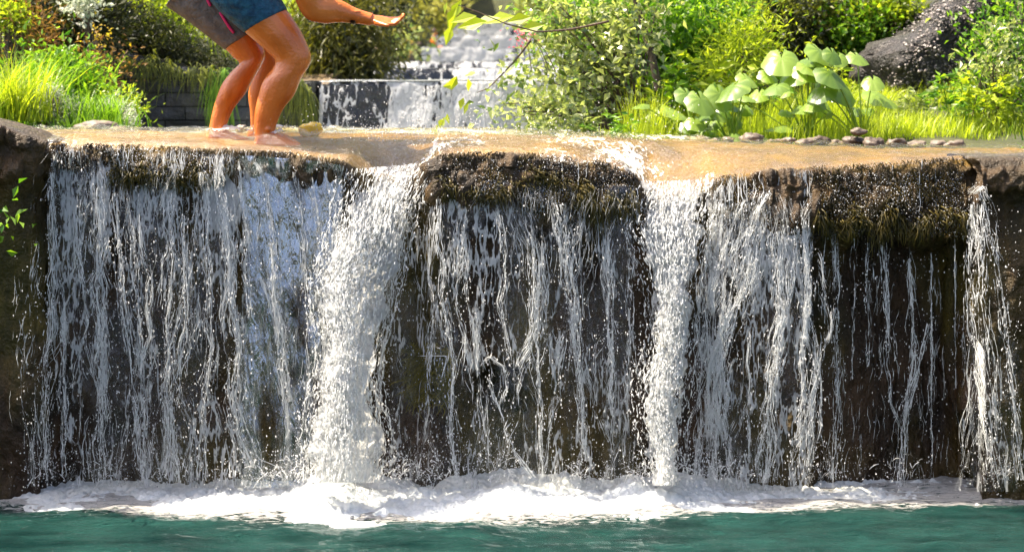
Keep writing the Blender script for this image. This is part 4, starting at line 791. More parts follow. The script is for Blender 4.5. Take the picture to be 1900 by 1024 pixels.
# far trees that close the view
def tree(label, x, y, rx, ry, Y, n, L, mat):
    c = P(x, y, Y); g = ground_z(np.array([c[0]]), np.array([Y]))[0]
    t = empty('tree', (c[0], Y, g)); tag(t, label, 'tree', 'trees beyond the cascade')
    K = 8; kk = np.linspace(0, 1, K); h = max(c[2] - g, 1.0) + ry * Y / F * .5
    pt = np.stack([c[0] + .15 * np.sin(kk * 4), Y + 0 * kk, g - .2 + (h + .2) * kk], -1)[None]; V0, F0 = tubes(pt, (.16 * (1 - .75 * kk))[None], 7)
    m = 14; an = rs.rand(m) * 6.28; s = rs.uniform(.3, .9, m); b = np.stack([np.interp(s, kk, pt[0, :, i]) for i in range(3)], -1)
    e = b + np.stack([np.cos(an) * rx * Y / F * .8, np.sin(an) * rx * Y / F * .6, .2 + .5 * rs.rand(m) * ry * Y / F], -1)
    k2 = np.linspace(0, 1, 5)[None, :, None]; V1, F1 = tubes(b[:, None] * (1 - k2) + e[:, None] * k2 + (0, 0, .2) * np.sin(k2 * 3.1), .05 * (1 - .8 * k2[..., 0]) * np.ones((m, 1)), 5)
    V, Fc = merge([(V0, F0), (V1, F1)]); mesh_obj('trunk', V, Fc, M['bark'], t)
    lob = np.array([[c[0] + rs.normal(0, .5) * rx * Y / F, Y + rs.normal(0, .5) * rx * Y / F, c[2] + rs.normal(0, .45) * ry * Y / F, rx * Y / F * rs.uniform(.35, .6), rx * Y / F * rs.uniform(.35, .6), ry * Y / F * rs.uniform(.3, .5)] for _ in range(13)])
    m = n // 7; cp, cv = clump_points(m, lob); k = np.repeat(np.arange(m), 7); cc = cp[k] + rs.normal(0, 1, (len(k), 3)) * L
    V, Fc = leaves(len(k), cc, L * rs.uniform(.6, 1.3, len(k)), L * .55, cv[k] * .5 + rs.normal(0, .6, (len(k), 3)))
    mesh_obj('crown', V, Fc, mat, t, {'rnd': np.repeat(np.clip(.5 + .35 * rs.normal(0, 1, m)[k], 0, 1), 4)}, smooth_=False)
for a in [('pale yellow green tree above the little seated bather', 800, 20, 60, 55, 84, 3200, .26, G['far']), ('pale tree left of the far end of the cascade', 735, -5, 60, 60, 80, 3200, .26, G['far']), ('dark toned tree behind the hanging leaves at the top of the cascade', 880, 10, 50, 45, 98, 2600, .3, G['fargreen']),
          ('yellowish tree behind the top weir on the right', 960, 5, 60, 60, 94, 3000, .28, G['far']), ('green tree over the right bank behind the shrub', 1060, -5, 80, 70, 70, 3600, .24, G['fargreen']), ('pale tree behind the drooping bush', 660, -20, 70, 60, 76, 3000, .26, G['far']),
          ('bright tree standing on the upper left slope', 560, -30, 70, 60, 60, 3000, .22, G['far']), ('bright tree above the left grass slope', 400, -60, 90, 60, 48, 3400, .18, G['fargreen'])]: tree(*a)
# right bank
shrub('leafy_shrub', 'shrub with small shiny pale leaves hanging over the right of the cascade', 'shrub', [(985, 140, 30, 30), (1030, 85, 50, 45), (1070, 140, 60, 55), (960, 205, 40, 22), (1030, 205, 60, 30), (1100, 60, 60, 60), (1150, 120, 50, 60), (1040, 15, 50, 30), (1120, 205, 60, 32), (1180, 30, 50, 50)], 11.7, 2900, .058, .040, G['pale'], base=(1180, 250), stems=14, thick=.016, depth=.5, clump=5)
shrub('leafy_shrub', 'bush of yellow green leaves behind the pale shrub', 'shrub', [(1130, 60, 70, 60), (1210, 40, 60, 60), (1060, 40, 50, 50), (1180, 110, 50, 40)], 12.9, 3200, .07, .045, G['green'], stems=9, thick=.016)
shrub('dense_bush', 'dark green dense bush standing behind the broad leaved plants', 'bush', [(1290, 60, 60, 70), (1350, 30, 60, 60), (1260, 130, 60, 50), (1330, 120, 60, 50), (1210, 90, 40, 60)], 13.1, 6500, .05, .03, G['green'], stems=10)
shrub('fern_bush', 'feathery lime green bush at the upper middle right', 'bush', [(1370, 110, 40, 45), (1400, 80, 34, 40), (1340, 150, 40, 30)], 12.5, 2600, .07, .014, G['lime'], stems=8)
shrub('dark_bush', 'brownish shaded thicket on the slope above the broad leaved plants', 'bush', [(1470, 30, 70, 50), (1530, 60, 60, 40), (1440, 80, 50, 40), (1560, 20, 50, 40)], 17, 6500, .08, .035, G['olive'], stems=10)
shrub('leafy_bush', 'bright lime bush at the top, left of the gravelly rock', 'bush', [(1670, 10, 50, 30), (1720, 0, 40, 24), (1620, 45, 44, 26), (1580, 60, 30, 20)], 15.5, 3600, .07, .035, G['lime'], stems=8)
shrub('leafy_bush', 'loose green bush in front of the right side of the gravelly rock', 'bush', [(1850, 100, 50, 60), (1880, 170, 40, 50), (1830, 190, 40, 36), (1890, 40, 36, 60), (1800, 210, 30, 20)], 12.2, 2300, .05, .026, G['green'], stems=10)
shrub('small_bush', 'thin pale sprigs growing in front of the gravelly rock', 'bush', [(1845, 75, 26, 14), (1860, 130, 22, 20), (1810, 130, 20, 20)], 11.9, 380, .055, .03, G['pale'], base=(1850, 240), stems=5, thick=.006)
def trunk(label, pts, Y, r0, r1):
    pt = resample(P(np.array([p[0] for p in pts]), np.array([p[1] for p in pts]), Y), 14)[None]; pt[0, :, 1] += .05 * np.sin(np.linspace(0, 6, 14))
    V, Fc = tubes(pt, np.linspace(r0, r1, 14)[None], 7); t = empty('young_tree', pt[0, 0]); tag(t, label, 'tree'); mesh_obj('trunk', V, Fc, M['bark'], t)
    c = pt[0, -1]; cp_, cv_ = clump_points(160, [[c[0], c[1], c[2] + .2, .5, .4, .35]]); k_ = np.repeat(np.arange(160), 7)
    V, Fc = leaves(len(k_), cp_[k_] + rs.normal(0, .05, (len(k_), 3)), .06, .035, cv_[k_] + rs.normal(0, .6, (len(k_), 3))); mesh_obj('crown', V, Fc, G['green'], t, {'rnd': np.repeat(rs.rand(len(k_)), 4)}, smooth_=False)
trunk('thin brown trunk rising through the pale shrub', [(1228, 250), (1222, 160), (1212, 110), (1196, 60), (1178, 0), (1160, -60)], 12.3, .035, .022)
trunk('slender trunk at the right edge of the picture', [(1905, 260), (1898, 120), (1894, 0), (1890, -80)], 12.8, .05, .04)
# broad leaved plants
def broad_leaf(p, sz, yaw, tilt, parent, tone):
    n = 26; rings = 5; V = [[0, 0, 0]]
    th = np.linspace(-math.pi * .93, math.pi * .93, n); ph = rs.rand() * 6
    for r in range(1, rings + 1):
        q = r / rings; rad = sz * .5 * q * (1 + .05 * np.sin(th * 7 + ph) * q) * (1 + .22 * np.cos(th))
        V += np.stack([rad * np.cos(th) + .0, rad * np.sin(th) * .95, sz * (.10 * q ** 2 * np.cos(th * 2) - .16 * q ** 2 + .018 * np.sin(th * 9 + ph) * q - .05 * np.abs(np.sin(th)) * q * 0 + .07 * np.abs(np.sin(th)) * q)], -1).tolist()
    V = np.array(V); Fc3 = np.array([[0, 1 + j, 2 + j] for j in range(n - 1)]); Fq = np.concatenate([np.array([[1 + (r - 1) * n + j, 1 + r * n + j, 1 + r * n + j + 1, 1 + (r - 1) * n + j + 1] for j in range(n - 1)]) for r in range(1, rings)])
    ct, st = math.cos(tilt), math.sin(tilt); V = V @ np.array([[ct, 0, -st], [0, 1, 0], [st, 0, ct]])
    cy, sy = math.cos(yaw), math.sin(yaw); V = V @ np.array([[cy, sy, 0], [-sy, cy, 0], [0, 0, 1]])
    return mesh_obj('leaf', V + p, [Fc3, Fq], G['big'], parent, {'rnd': np.clip(tone + np.r_[0, np.tile(.55 * (np.abs(np.sin(th * 3.5)) < .2) + .1 * np.sin(th * 13 + ph), rings)], 0, 1)})
plants = [('broad leaved plant nearest the dark gravelly rock, its biggest leaf hanging down on the right', 1600, 262, [(1630, 175, .20), (1590, 105, .17), (1540, 135, .18), (1560, 160, .17), (1525, 165, .15), (1620, 150, .15)]),
          ('broad leaved plant with pale leaves held high in the centre of the group', 1500, 262, [(1450, 108, .19), (1500, 112, .17), (1480, 130, .18), (1425, 138, .16), (1520, 95, .15), (1545, 100, .15), (1440, 160, .13)]),
          ('low broad leaved plant in front of the yellow green grass', 1480, 264, [(1490, 200, .15), (1520, 195, .12), (1460, 208, .12)]),
          ('broad leaved plant with drooping pale leaves left of the yellow green grass', 1360, 262, [(1360, 160, .18), (1385, 145, .15), (1335, 175, .15), (1300, 185, .16), (1350, 195, .14), (1385, 180, .12)]),
          ('leftmost broad leaved plant at the edge of the ledge', 1290, 262, [(1275, 175, .13), (1250, 205, .14), (1310, 215, .14), (1330, 210, .13), (1290, 225, .13), (1215, 215, .12), (1190, 195, .12)])]
for lab, bx, by, lv in plants:
    Y = 11.25; p0 = ray_ground(bx, by); p0 = P(bx, by, Y); p0[2] = ground_z(p0[:1], np.array([Y]))[0]
    t = empty('broad_leaf_plant', p0); tag(t, lab, 'plant', 'broad leaved plants on the right bank'); st = []
    for (x, y, sz) in lv + [(x_ + rs.uniform(-75, 60), y_ + rs.uniform(5, 60), s_ * rs.uniform(.45, .95)) for x_, y_, s_ in lv]:
        p = P(x, y, Y + rs.uniform(-.22, .18)); broad_leaf(p, sz * rs.uniform(.95, 1.6), rs.uniform(-2.6, -.5), rs.uniform(.15, 1.0), t, rs.uniform(.2, .9))
        k = np.linspace(0, 1, 9)[:, None]; c = p0 * .5 + p * .5 + (0, 0, .18 * (p[2] - p0[2]) + .03)
        st.append((1 - k) ** 2 * p0 + 2 * k * (1 - k) * c + k ** 2 * (p - (0, 0, .004)))
    V, Fc = tubes(np.array(st), np.tile(np.linspace(.007, .0035, 9), (len(st), 1)), 5); mesh_obj('stalk', V, Fc, G['big'], t, {'rnd': np.full(len(V), .9)})
# sprig of large leaves dangling over the cascade
t = empty('leafy_branch', P(1010, 75, 11.0)); tag(t, 'thin branch with large bright yellow green leaves dangling over the cascade', 'branch')
pts = [(1130, 40), (1060, 55), (1000, 60), (940, 45), (880, 20), (850, 10)]; br = resample(P(np.array([p[0] for p in pts]), np.array([p[1] for p in pts]), 11.0), 16)
V, Fc = tubes(br[None], np.linspace(.009, .003, 16)[None], 5); mesh_obj('twig', V, Fc, M['bark'], t)
lv = np.array([(848, 20, 0, 46), (838, 55, 1, 40), (856, 8, 0, 44), (870, 30, 2, 38), (905, 48, 3, 60), (930, 42, 3, 64), (955, 38, 3, 60), (885, 38, 3, 52), (985, 40, 3, 46), (830, 12, 1, 24), (1010, 55, 3, 50), (845, 35, 1, 36)])
dv = {0: (-.5, .1, -1), 1: (-.3, -.1, -1), 2: (.1, .3, -1), 3: (-1, .1, -.18)}
V, Fc = leaves(len(lv), P(lv[:, 0], lv[:, 1] - 8, 11.0 + rs.uniform(-.1, .1, len(lv))), lv[:, 3] * 11 / F, lv[:, 3] * 11 / F * .5, np.array([dv[int(a)] for a in lv[:, 2]], float), nrm=rs.normal(0, .3, (len(lv), 3)) + (0, -.7, .7), fold=.12)
mesh_obj('foliage', V, Fc, G['lime'], t, {'rnd': np.repeat(rs.uniform(.4, 1, len(lv)), 4)}, smooth_=False)
t = empty('leafy_branch', P(905, 150, 11.0)); tag(t, 'low brown twig with a few yellow leaves in front of the nearest weir', 'branch')
br = resample(P(np.array([985., 960, 930, 905, 885]), np.array([75., 108, 140, 165, 172]), 11.0), 14); V, Fc = tubes(br[None], np.linspace(.008, .003, 14)[None], 5); mesh_obj('twig', V, Fc, M['bark'], t)
lv = np.array([(848, 145, 0, 26), (850, 160, 3, 30), (868, 150, 2, 26), (885, 140, 3, 24), (812, 235, 1, 30), (825, 222, 0, 26), (830, 215, 2, 22), (860, 185, 1, 24), (870, 195, 0, 24)])
V, Fc = leaves(len(lv), P(lv[:, 0], lv[:, 1] - 4, 11.0 + rs.uniform(-.08, .08, len(lv))), lv[:, 3] * 11 / F, lv[:, 3] * 11 / F * .6, np.array([dv[int(a)] for a in lv[:, 2]], float), nrm=rs.normal(0, .4, (len(lv), 3)) + (0, -.7, .7), fold=.12)
mesh_obj('foliage', V, Fc, G['lime'], t, {'rnd': np.repeat(rs.uniform(.5, 1, len(lv)), 4)}, smooth_=False)
shrub('pink_blossom', 'small pink blossom among the pale leaves above the cascade', 'flower', [(970, 69, 6, 7)], 11.3, 45, .02, .016, leafmat('pink_petal', (.55, .10, .16), (.7, .25, .3), .4, .5, .4, (1.2, 1, 1)), base=(1010, 120), stems=1, thick=.004)
# grass strip on the right bank
grass('grass', 'yellow green meadow grass along the right bank', .55, 3.6, 11.3, 13.2, 17000, .17, .008, G['lime'], .6, mask=lambda x, y: x > .55 + .5 * (y - 11.3) * 0)
grass('tall_grass', 'taller yellow green grass between and in front of the broad leaved plants', .75, 2.45, 11.0, 12.4, 7000, .36, .007, G['lime'], .35)
def cover(name, label, cat, x, y, w, h, n, L, W, mat, group=None, stems=4, droop=0., lift=.45):
    g = ray_ground(x, y); k = 6; Yg = g[1]
    return shrub(name, label, cat, [(x + rs.uniform(-.35, .35) * w, y - h * lift + rs.uniform(-.3, .3) * h, w * rs.uniform(.22, .42), h * rs.uniform(.22, .4)) for _ in range(k)], Yg, n, L * Yg / 14, W * Yg / 14, mat, base=(x, y), stems=stems, group=group, droop=droop, thick=.012 * Yg / 14, depth=.7)
RB = [(1420, 125, 150, 150, 'olive', 'brown green thicket directly above the centre broad leaved plant'), (1500, 115, 150, 130, 'dark', 'dark shaded thicket to the right of the lime bush'), (1545, 70, 130, 110, 'olive', 'olive bush high on the right slope'),
      (1590, 95, 110, 90, 'green', 'fresh green bush against the left edge of the gravelly rock'), (1650, 55, 120, 90, 'lime', 'lime bush on the skyline of the gravelly rock'), (1380, 60, 130, 130, 'dark', 'dark bush above the feathery lime bush'),
      (1270, 190, 150, 90, 'green', 'green undergrowth below the dense bush'), (1120, 235, 130, 70, 'green', 'low green weeds below the pale shrub'), (1040, 240, 120, 60, 'pale', 'low pale weeds at the back of the ledge beside the stream'), (1190, 245, 110, 60, 'lime', 'lime weeds left of the broad leaved plants'),
      (1450, 30, 160, 90, 'green', 'bright bush at the top of the right slope'), (1300, 20, 160, 90, 'olive', 'olive bush at the top above the dense bush')]
def weed(label, x, y, Y, h, n, mat, group):
    p = P(x, y, Y); p[2] = ground_z(p[:1], np.array([Y]))[0]; t = empty('tall_weed', p); tag(t, label, 'weed', group); K = 10; k = np.linspace(0, 1, K)[None]; a = rs.rand(n) * 6.28; ln = rs.uniform(.1, .5, n) * h; H_ = h * rs.uniform(.55, 1.1, n)
    pt = np.stack([p[0] + rs.normal(0, .09, n)[:, None] + (np.cos(a) * ln)[:, None] * k ** 2, p[1] + rs.normal(0, .09, n)[:, None] + (np.sin(a) * ln)[:, None] * k ** 2, p[2] + H_[:, None] * (k - .18 * k ** 3)], -1)
    V, Fc = tubes(pt, .0045 * (1 - .7 * k) * np.ones((n, 1)), 5); mesh_obj('stem', V, Fc, mat, t, {'rnd': np.full(len(V), .3)})
    m = 17; f = rs.uniform(.15, 1, (n, m)); c = np.stack([np.stack([np.interp(f[i], k[0], pt[i, :, q]) for q in range(3)], -1) for i in range(n)]).reshape(-1, 3); b = rs.rand(n * m) * 6.28
    V, Fc = leaves(n * m, c, h * rs.uniform(.10, .24, n * m), h * rs.uniform(.04, .10, n * m), np.stack([np.cos(b), np.sin(b), rs.uniform(-.5, .7, n * m)], -1), fold=.18); mesh_obj('foliage', V, Fc, mat, t, {'rnd': np.repeat(rs.rand(n * m), 4)}, smooth_=False)
WD = [(1090, 250, 11.35, .42, 'pale', 'pale weed nearest the stream on the right bank'), (1150, 252, 11.3, .36, 'green', 'leafy weed in front of the pale shrub'), (1210, 250, 11.6, .55, 'lime', 'tall lime weed left of the broad leaved plants'), (1260, 250, 11.9, .7, 'green', 'tall dark stemmed weed behind the leftmost broad leaved plant'), (1335, 248, 12.0, .75, 'lime', 'tallest weed, behind the drooping broad leaves'), (1410, 245, 12.2, .62, 'green', 'weed standing behind the centre broad leaved plant'),
      (1560, 240, 12.3, .5, 'lime', 'weed between the last broad leaves and the gravelly rock'), (1690, 240, 12.0, .34, 'pale', 'short pale weed in the meadow under the gravelly rock'), (1760, 245, 11.9, .42, 'green', 'weed in the meadow near the right bush'), (1840, 255, 11.7, .5, 'lime', 'weed near the right edge of the meadow'), (1020, 246, 11.5, .34, 'pale', 'low pale weed by the foot of the shrub beside the white water')]
for x, y, Y, h, m_, lab in WD: weed(lab, x, y, Y, h, 9, G[m_], 'weeds on the right bank')
for x, y, w_, h_, m_, lab in RB: cover('slope_bush', lab, 'bush', x, y, w_, h_, 2200, .055, .03, G[m_], 'bushes on the right slope')
LBk = [(300, 60, 130, 70, 'lime', 'sunlit tuft of leaves on top of the left slope'), (250, 30, 120, 80, 'olive', 'olive bush above the dark bank'), (230, 140, 60, 80, 'dark', 'shaded weeds where the dark bank meets the left grass'), (480, 60, 120, 60, 'green', 'green bush behind the blue shorts'), (560, 95, 90, 70, 'olive', 'olive bush between the arm and the knee'), (730, 50, 90, 60, 'far', 'pale yellow bush right of the hand'), (790, 45, 70, 50, 'far', 'pale yellow bush behind the distant bather'), (705, 105, 60, 40, 'straw', 'dry tan bush on the channel wall')]
for x, y, w_, h_, m_, lab in LBk: cover('slope_bush', lab, 'bush', x, y, w_, h_, 1700, .05, .026, G[m_], 'bushes on the left slope')
grass('grass', 'grass on the bank to the right of the pool, outside the waterfall', 3.3, 8.5, 7.0, 16.0, 9000, .22, .014, G['green'], .6)
grass('grass', 'grass on the bank to the left of the pool, outside the waterfall', -8.5, -3.5, 7.0, 14.0, 9000, .22, .014, G['green'], .6)
# gravelly rock slope
def boulder(name, label, poly, Y, depth, mat, cat='rock', lumps=.05, res=70):
    poly = np.asarray(poly, float); c = poly.mean(0); rim = resample(np.vstack([poly, poly[:1]]), res + 1)[:-1]
    V = []; m = 26
    for k in np.linspace(0, 1, m):
        a = math.pi * k; r = math.sin(a) ** .7; yy = Y + depth * (1 - math.cos(a)) * .5
        V.append(P(c[0] + (rim[:, 0] - c[0]) * r, c[1] + (rim[:, 1] - c[1]) * r, np.full(res, yy)))
    V = np.array(V); ctr = V.reshape(-1, 3).mean(0); d = V - ctr; d /= np.linalg.norm(d, axis=2, keepdims=True) + 1e-9
    V = V + d * (lumps * fbm(V[..., 0] * 4, V[..., 1] * 4, V[..., 2] * 4, 261, 4) + lumps * .4 * np.abs(noise(V[..., 0] * 17, V[..., 1] * 17, V[..., 2] * 17, 262)))[..., None]
    return tag(mesh_obj(name, V.reshape(-1, 3), gridf(m, res, True), mat), label, cat)
boulder('gravelly_rock', 'big dark gravelly rock sloping up at the right behind the grass', [(1575, 110), (1620, 80), (1690, 55), (1730, 15), (1760, -30), (1830, -60), (1930, -70), (1960, 240), (1700, 250), (1640, 230), (1600, 180)], 13.0, 2.2, M['boulder'], lumps=.09, res=140)
def stonep(x, y, r, lab, Y=11.1, sq=.6, mat=None, name='stone', grp='stones along the back of the ledge'):
    n, m = 18, 24; V = []
    for k in np.linspace(.02, math.pi - .02, n):
        th = np.linspace(0, 2 * math.pi, m, endpoint=False); V.append(np.stack([math.sin(k) * np.cos(th), math.sin(k) * np.sin(th) * .8, np.full(m, math.cos(k) * sq)], -1))
    V = np.array(V); rr = r * Y / F; o = rs.rand() * 50
    V = V * rr * (1 + (.28 if name != 'stone' else .42) * fbm(V[..., 0] * 1.6 + o, V[..., 1] * 1.6, V[..., 2] * 1.6 + o, 271, 4)[..., None]) + P(x, y, Y)
    return tag(mesh_obj(name, V.reshape(-1, 3), gridf(n, m, True), mat or M['stone']), lab, 'stone' if name == 'stone' else name.split('_')[-1], grp)
sl = ['first', 'second', 'third', 'fourth', 'fifth', 'sixth', 'seventh', 'eighth', 'ninth', 'tenth', 'eleventh', 'twelfth', 'thirteenth', 'fourteenth', 'fifteenth', 'sixteenth']
stp = [(1300, 262, 18), (1325, 264, 14), (1352, 260, 13), (1398, 258, 24), (1436, 266, 18), (1462, 262, 12), (1490, 266, 16), (1520, 262, 20), (1552, 266, 15), (1585, 262, 18), (1592, 244, 15), (1622, 268, 22), (1660, 266, 18), (1700, 270, 20), (1738, 268, 15), (1772, 270, 18)]
for i, (x, y, r) in enumerate(stp): stonep(x, y, r, f'{sl[i]} stone from the left in the row of pale stones behind the ledge', 10.8 + rs.uniform(-.1, .1), .5)
stonep(180, 240, 40, 'low rounded pale rock at the back of the ledge, left of the legs', 11.1, .42, name='flat_rock', grp=None)
stonep(222, 243, 20, 'small stone leaning on the low pale rock left of the legs', 11.0, .4, grp=None)
stonep(448, 240, 10, 'little round stone seen between the shins and calves', 11.3, .7, grp=None)
ym = simple('yellow_rubber', (.62, .40, .02), (.75, .52, .04), 12, .4, .3)
stonep(574, 243, 22, 'bright yellow rounded object half sunk in the ledge water behind the feet', 10.3, .72, ym, 'yellow_ball', None)
m_ = 2600; bo = bpy.data.objects['gravelly_rock'].data; n_ = len(bo.vertices); va = np.empty(n_ * 3); bo.vertices.foreach_get('co', va); va = va.reshape(-1, 3); fr = va[va[:, 1] < 14.0]
m_ = 9000; gp = fr[rs.randint(0, len(fr), m_)] + rs.normal(0, .03, (m_, 3)); gp = gp[fbm(gp[:, 0] * 2.2, gp[:, 2] * 2.2, 0, 263, 3) + .8 * smooth(2.6, 3.4, gp[:, 0]) > -.1 + .6 * rs.rand(m_)]; m_ = len(gp); V, Fc = drops(gp, .005 + .012 * rs.rand(m_) ** 3, .6 + .5 * rs.rand(m_))
V = V + rs.normal(0, .003, V.shape); tag(mesh_obj('gravel', V, Fc, simple('pale_gravel', (.07, .06, .055), (.34, .29, .27), 22, .35, .4, 60), smooth_=False), 'loose pale gravel scattered over the dark rock at the right', 'gravel', None, 'stuff')
# leaves at the far left edge in front of the boulder
shrub('green_sprig', 'sprig of green leaves poking in at the left edge beside the mossy boulder', 'sprig', [(4, 398, 8, 10), (6, 432, 8, 8), (-10, 415, 14, 24)], 8.62, 60, .05, .032, G['green'], base=(-60, 470), stems=2, thick=.004, depth=.4, clump=2)

# ------------------------------------------------------------------ people
SK = simple('tanned_skin', (.50, .118, .014), (.64, .185, .032), 5, .27, .6, 60, .006, .6)
def loft(secs, m=20, sub=5):
    """secs: (centre, half vector a, half vector b)"""
    Cc, A, B = [np.array([s[i] for s in secs], float) for i in range(3)]
    t = np.arange(len(secs)); tt = np.linspace(0, len(secs) - 1, (len(secs) - 1) * sub + 1)
    def ip(Q):
        out = []
        for v in tt:
            i = min(int(v), len(secs) - 2); f = v - i; p1, p2 = Q[i], Q[i + 1]; p0 = Q[i - 1] if i else 2 * p1 - p2; p3 = Q[i + 2] if i + 2 < len(Q) else 2 * p2 - p1
            out.append(.5 * (2 * p1 + (p2 - p0) * f + (2 * p0 - 5 * p1 + 4 * p2 - p3) * f * f + (3 * p1 - p0 - 3 * p2 + p3) * f ** 3))
        return np.array(out)
    Cc, A, B = ip(Cc), ip(A), ip(B); an = np.linspace(0, 2 * math.pi, m, endpoint=False)
    V = Cc[:, None] + A[:, None] * np.cos(an)[None, :, None] + B[:, None] * np.sin(an)[None, :, None]
    n = len(Cc); Fq = gridf(n, m, True); V = np.concatenate([V.reshape(-1, 3), Cc[:1], Cc[-1:]]); j = np.arange(m)
    cap0 = np.stack([(j + 1) % m, j, np.full(m, n * m), np.full(m, n * m)], -1)[:, :3]; cap1 = np.stack([(n - 1) * m + j, (n - 1) * m + (j + 1) % m, np.full(m, n * m + 1)], -1)
    return V, Fq, np.concatenate([cap0, cap1])
def edge_secs(lst, Y, ratio=1.0):
    out = []
    for s in lst:
        (ax, ay), (bx, by) = s[0], s[1]; rt = s[2] if len(s) > 2 else ratio; y_ = Y + (s[3] if len(s) > 3 else 0)
        a, b = P(ax, ay, y_), P(bx, by, y_); h = (b - a) / 2; out.append(((a + b) / 2, h, (0, np.linalg.norm(h) * rt, 0)))
    return out
def axis_secs(lst):
    """(x, y, Y, half width px, ratio)"""
    c = P([l[0] for l in lst], [l[1] for l in lst], [l[2] for l in lst]); t = np.gradient(c, axis=0); out = []
    for i, l in enumerate(lst):
        v = t[i] / np.linalg.norm(t[i]); b = np.array([0, 1, 0]) - v * v[1]; b /= np.linalg.norm(b); a = np.cross(v, b); r = l[3] * l[2] / F
        out.append((c[i], a * r, b * r * l[4]))
    return out
def fuse(name, lofts, voxel, mat, parent=None, smooth_it=8, origin=None):
    Vs, f4, f3, o = [], [], [], 0
    for V, q, t3 in lofts: Vs.append(V); f4.append(q + o); f3.append(t3 + o); o += len(V)
    tmp = mesh_obj(name, np.concatenate(Vs), [np.concatenate(f4), np.concatenate(f3)], mat)
    md = tmp.modifiers.new('r', 'REMESH'); md.mode = 'VOXEL'; md.voxel_size = voxel; md.use_smooth_shade = True
    ms = tmp.modifiers.new('s', 'SMOOTH'); ms.iterations = smooth_it; ms.factor = .5
    bpy.context.view_layer.update(); dg = bpy.context.evaluated_depsgraph_get()
    me = bpy.data.meshes.new_from_object(tmp.evaluated_get(dg)); old = tmp.data; tmp.modifiers.clear(); tmp.data = me; bpy.data.meshes.remove(old); me.name = name
    if not me.materials: me.materials.append(mat)
    if parent is not None: tmp.parent = parent
    return tmp
def grow(lst, k, off=0.0):
    return [(c, np.asarray(a) * k, np.asarray(b) * k) for c, a, b in lst]
def hand(wrist, d, n, sz=.19, curl=.25, thumb_side=-1):
    d = np.array(d, float); d /= np.linalg.norm(d); n = np.array(n, float); n -= d * n.dot(d); n /= np.linalg.norm(n); wv = np.cross(d, n)      # wv: across the palm
    w0 = np.array(wrist, float); L = []
    L.append(loft([(w0 + d * sz * k, n * sz * a, wv * sz * b) for k, a, b in [(-.06, .115, .15), (.10, .10, .19), (.30, .085, .24), (.48, .075, .235), (.54, .05, .21)]], 18, 4))
    for i, (ofs, ln) in enumerate([(-.17, .42), (-.058, .47), (.058, .44), (.17, .34)]):
        b = w0 + d * sz * .48 + wv * sz * ofs; an = 0; sec = [(b - d * sz * .06, n * sz * .052, wv * sz * .052)]; p = b; dd = d
        for j, (fr, r) in enumerate([(.45, .050), (.30, .045), (.2, .040), (.05, .022)]):
            an += curl * (.6 + .5 * rs.rand()) * (1 if j else .5); dd = d * math.cos(an) + n * math.sin(an) - wv * ofs * .10; p = p + dd * sz * ln * fr; nn_ = n * math.cos(an) - d * math.sin(an)
            sec.append((p, nn_ * sz * r, wv * sz * r))
        L.append(loft(sec, 10, 4))
    b = w0 + d * sz * .14 + wv * thumb_side * sz * .15; td = d * .75 + wv * thumb_side * .6 + n * .2; td /= np.linalg.norm(td)
    L.append(loft([(b, n * sz * .085, wv * sz * .085), (b + td * sz * .17, n * sz * .07, wv * sz * .07), (b + td * sz * .30 + d * sz * .02, n * sz * .055, wv * sz * .06), (b + td * sz * .40 + d * sz * .06, n * sz * .045, wv * sz * .05), (b + td * sz * .44 + d * sz * .08, n * sz * .02, wv * sz * .02)], 10, 4))
    return L
def foot(ank, Y, ln=.25):
    """foot pointing to the right, its sole at the pixel-row point ank"""
    a = np.array(ank, float); s = []
    for k, h, wd in [(-.06, .035, .030), (-.02, .052, .036), (.04, .056, .038), (.10, .042, .042), (.15, .028, .046), (.185, .02, .042), (.205, .010, .028)]:
        s.append((a + (k * ln / .25, -.02 * k, h * .6 - .045), np.array([0, 0, h]), np.array([0, wd, 0])))
    return loft(s, 14, 4)
def head(x, y, Y, sc=1.0):
    f = lambda dx, dy: (x + dx * sc, y + dy * sc)
    h = axis_secs([(*f(14, 44), Y, 9 * sc, 1.0), (*f(10, 34), Y, 22 * sc, .85), (*f(5, 16), Y, 31 * sc, .80), (*f(0, -6), Y, 36 * sc, .78), (*f(-3, -24), Y, 33 * sc, .82), (*f(-5, -38), Y, 20 * sc, .9), (*f(-5, -44), Y, 5 * sc, 1)])
    nose = axis_secs([(*f(30, -10), Y, 4 * sc, 1), (*f(36, 2), Y, 6 * sc, 1), (*f(38, 8), Y, 6 * sc, 1.2), (*f(33, 13), Y, 4 * sc, 1)])
    lips = axis_secs([(*f(28, 19), Y, 3 * sc, 2.5), (*f(29, 23), Y, 4 * sc, 3), (*f(27, 27), Y, 3 * sc, 2.5)])
    ears = [axis_secs([(*f(-6, -8), Y + s * .085 * sc, 6 * sc, .4), (*f(-5, 2), Y + s * .088 * sc, 7 * sc, .4), (*f(-3, 12), Y + s * .085 * sc, 4 * sc, .4)]) for s in (-1, 1)]
    return [loft(q) for q in [h, nose, lips] + ears]
def hair(x, y, Y, mat, parent, sc=1.0):
    q = axis_secs([(x - 12, y + 16, Y, 24, .92), (x - 12, y - 2, Y, 33, .86), (x - 8, y - 22, Y, 36, .86), (x - 6, y - 38, Y, 25, .95), (x - 6, y - 48, Y, 6, 1)])
    return fuse('hair', [loft(q)], .008, mat, parent, 4)
HAIR = simple('brown_hair', (.03, .016, .008), (.08, .045, .02), 30, .5, .5, 60)

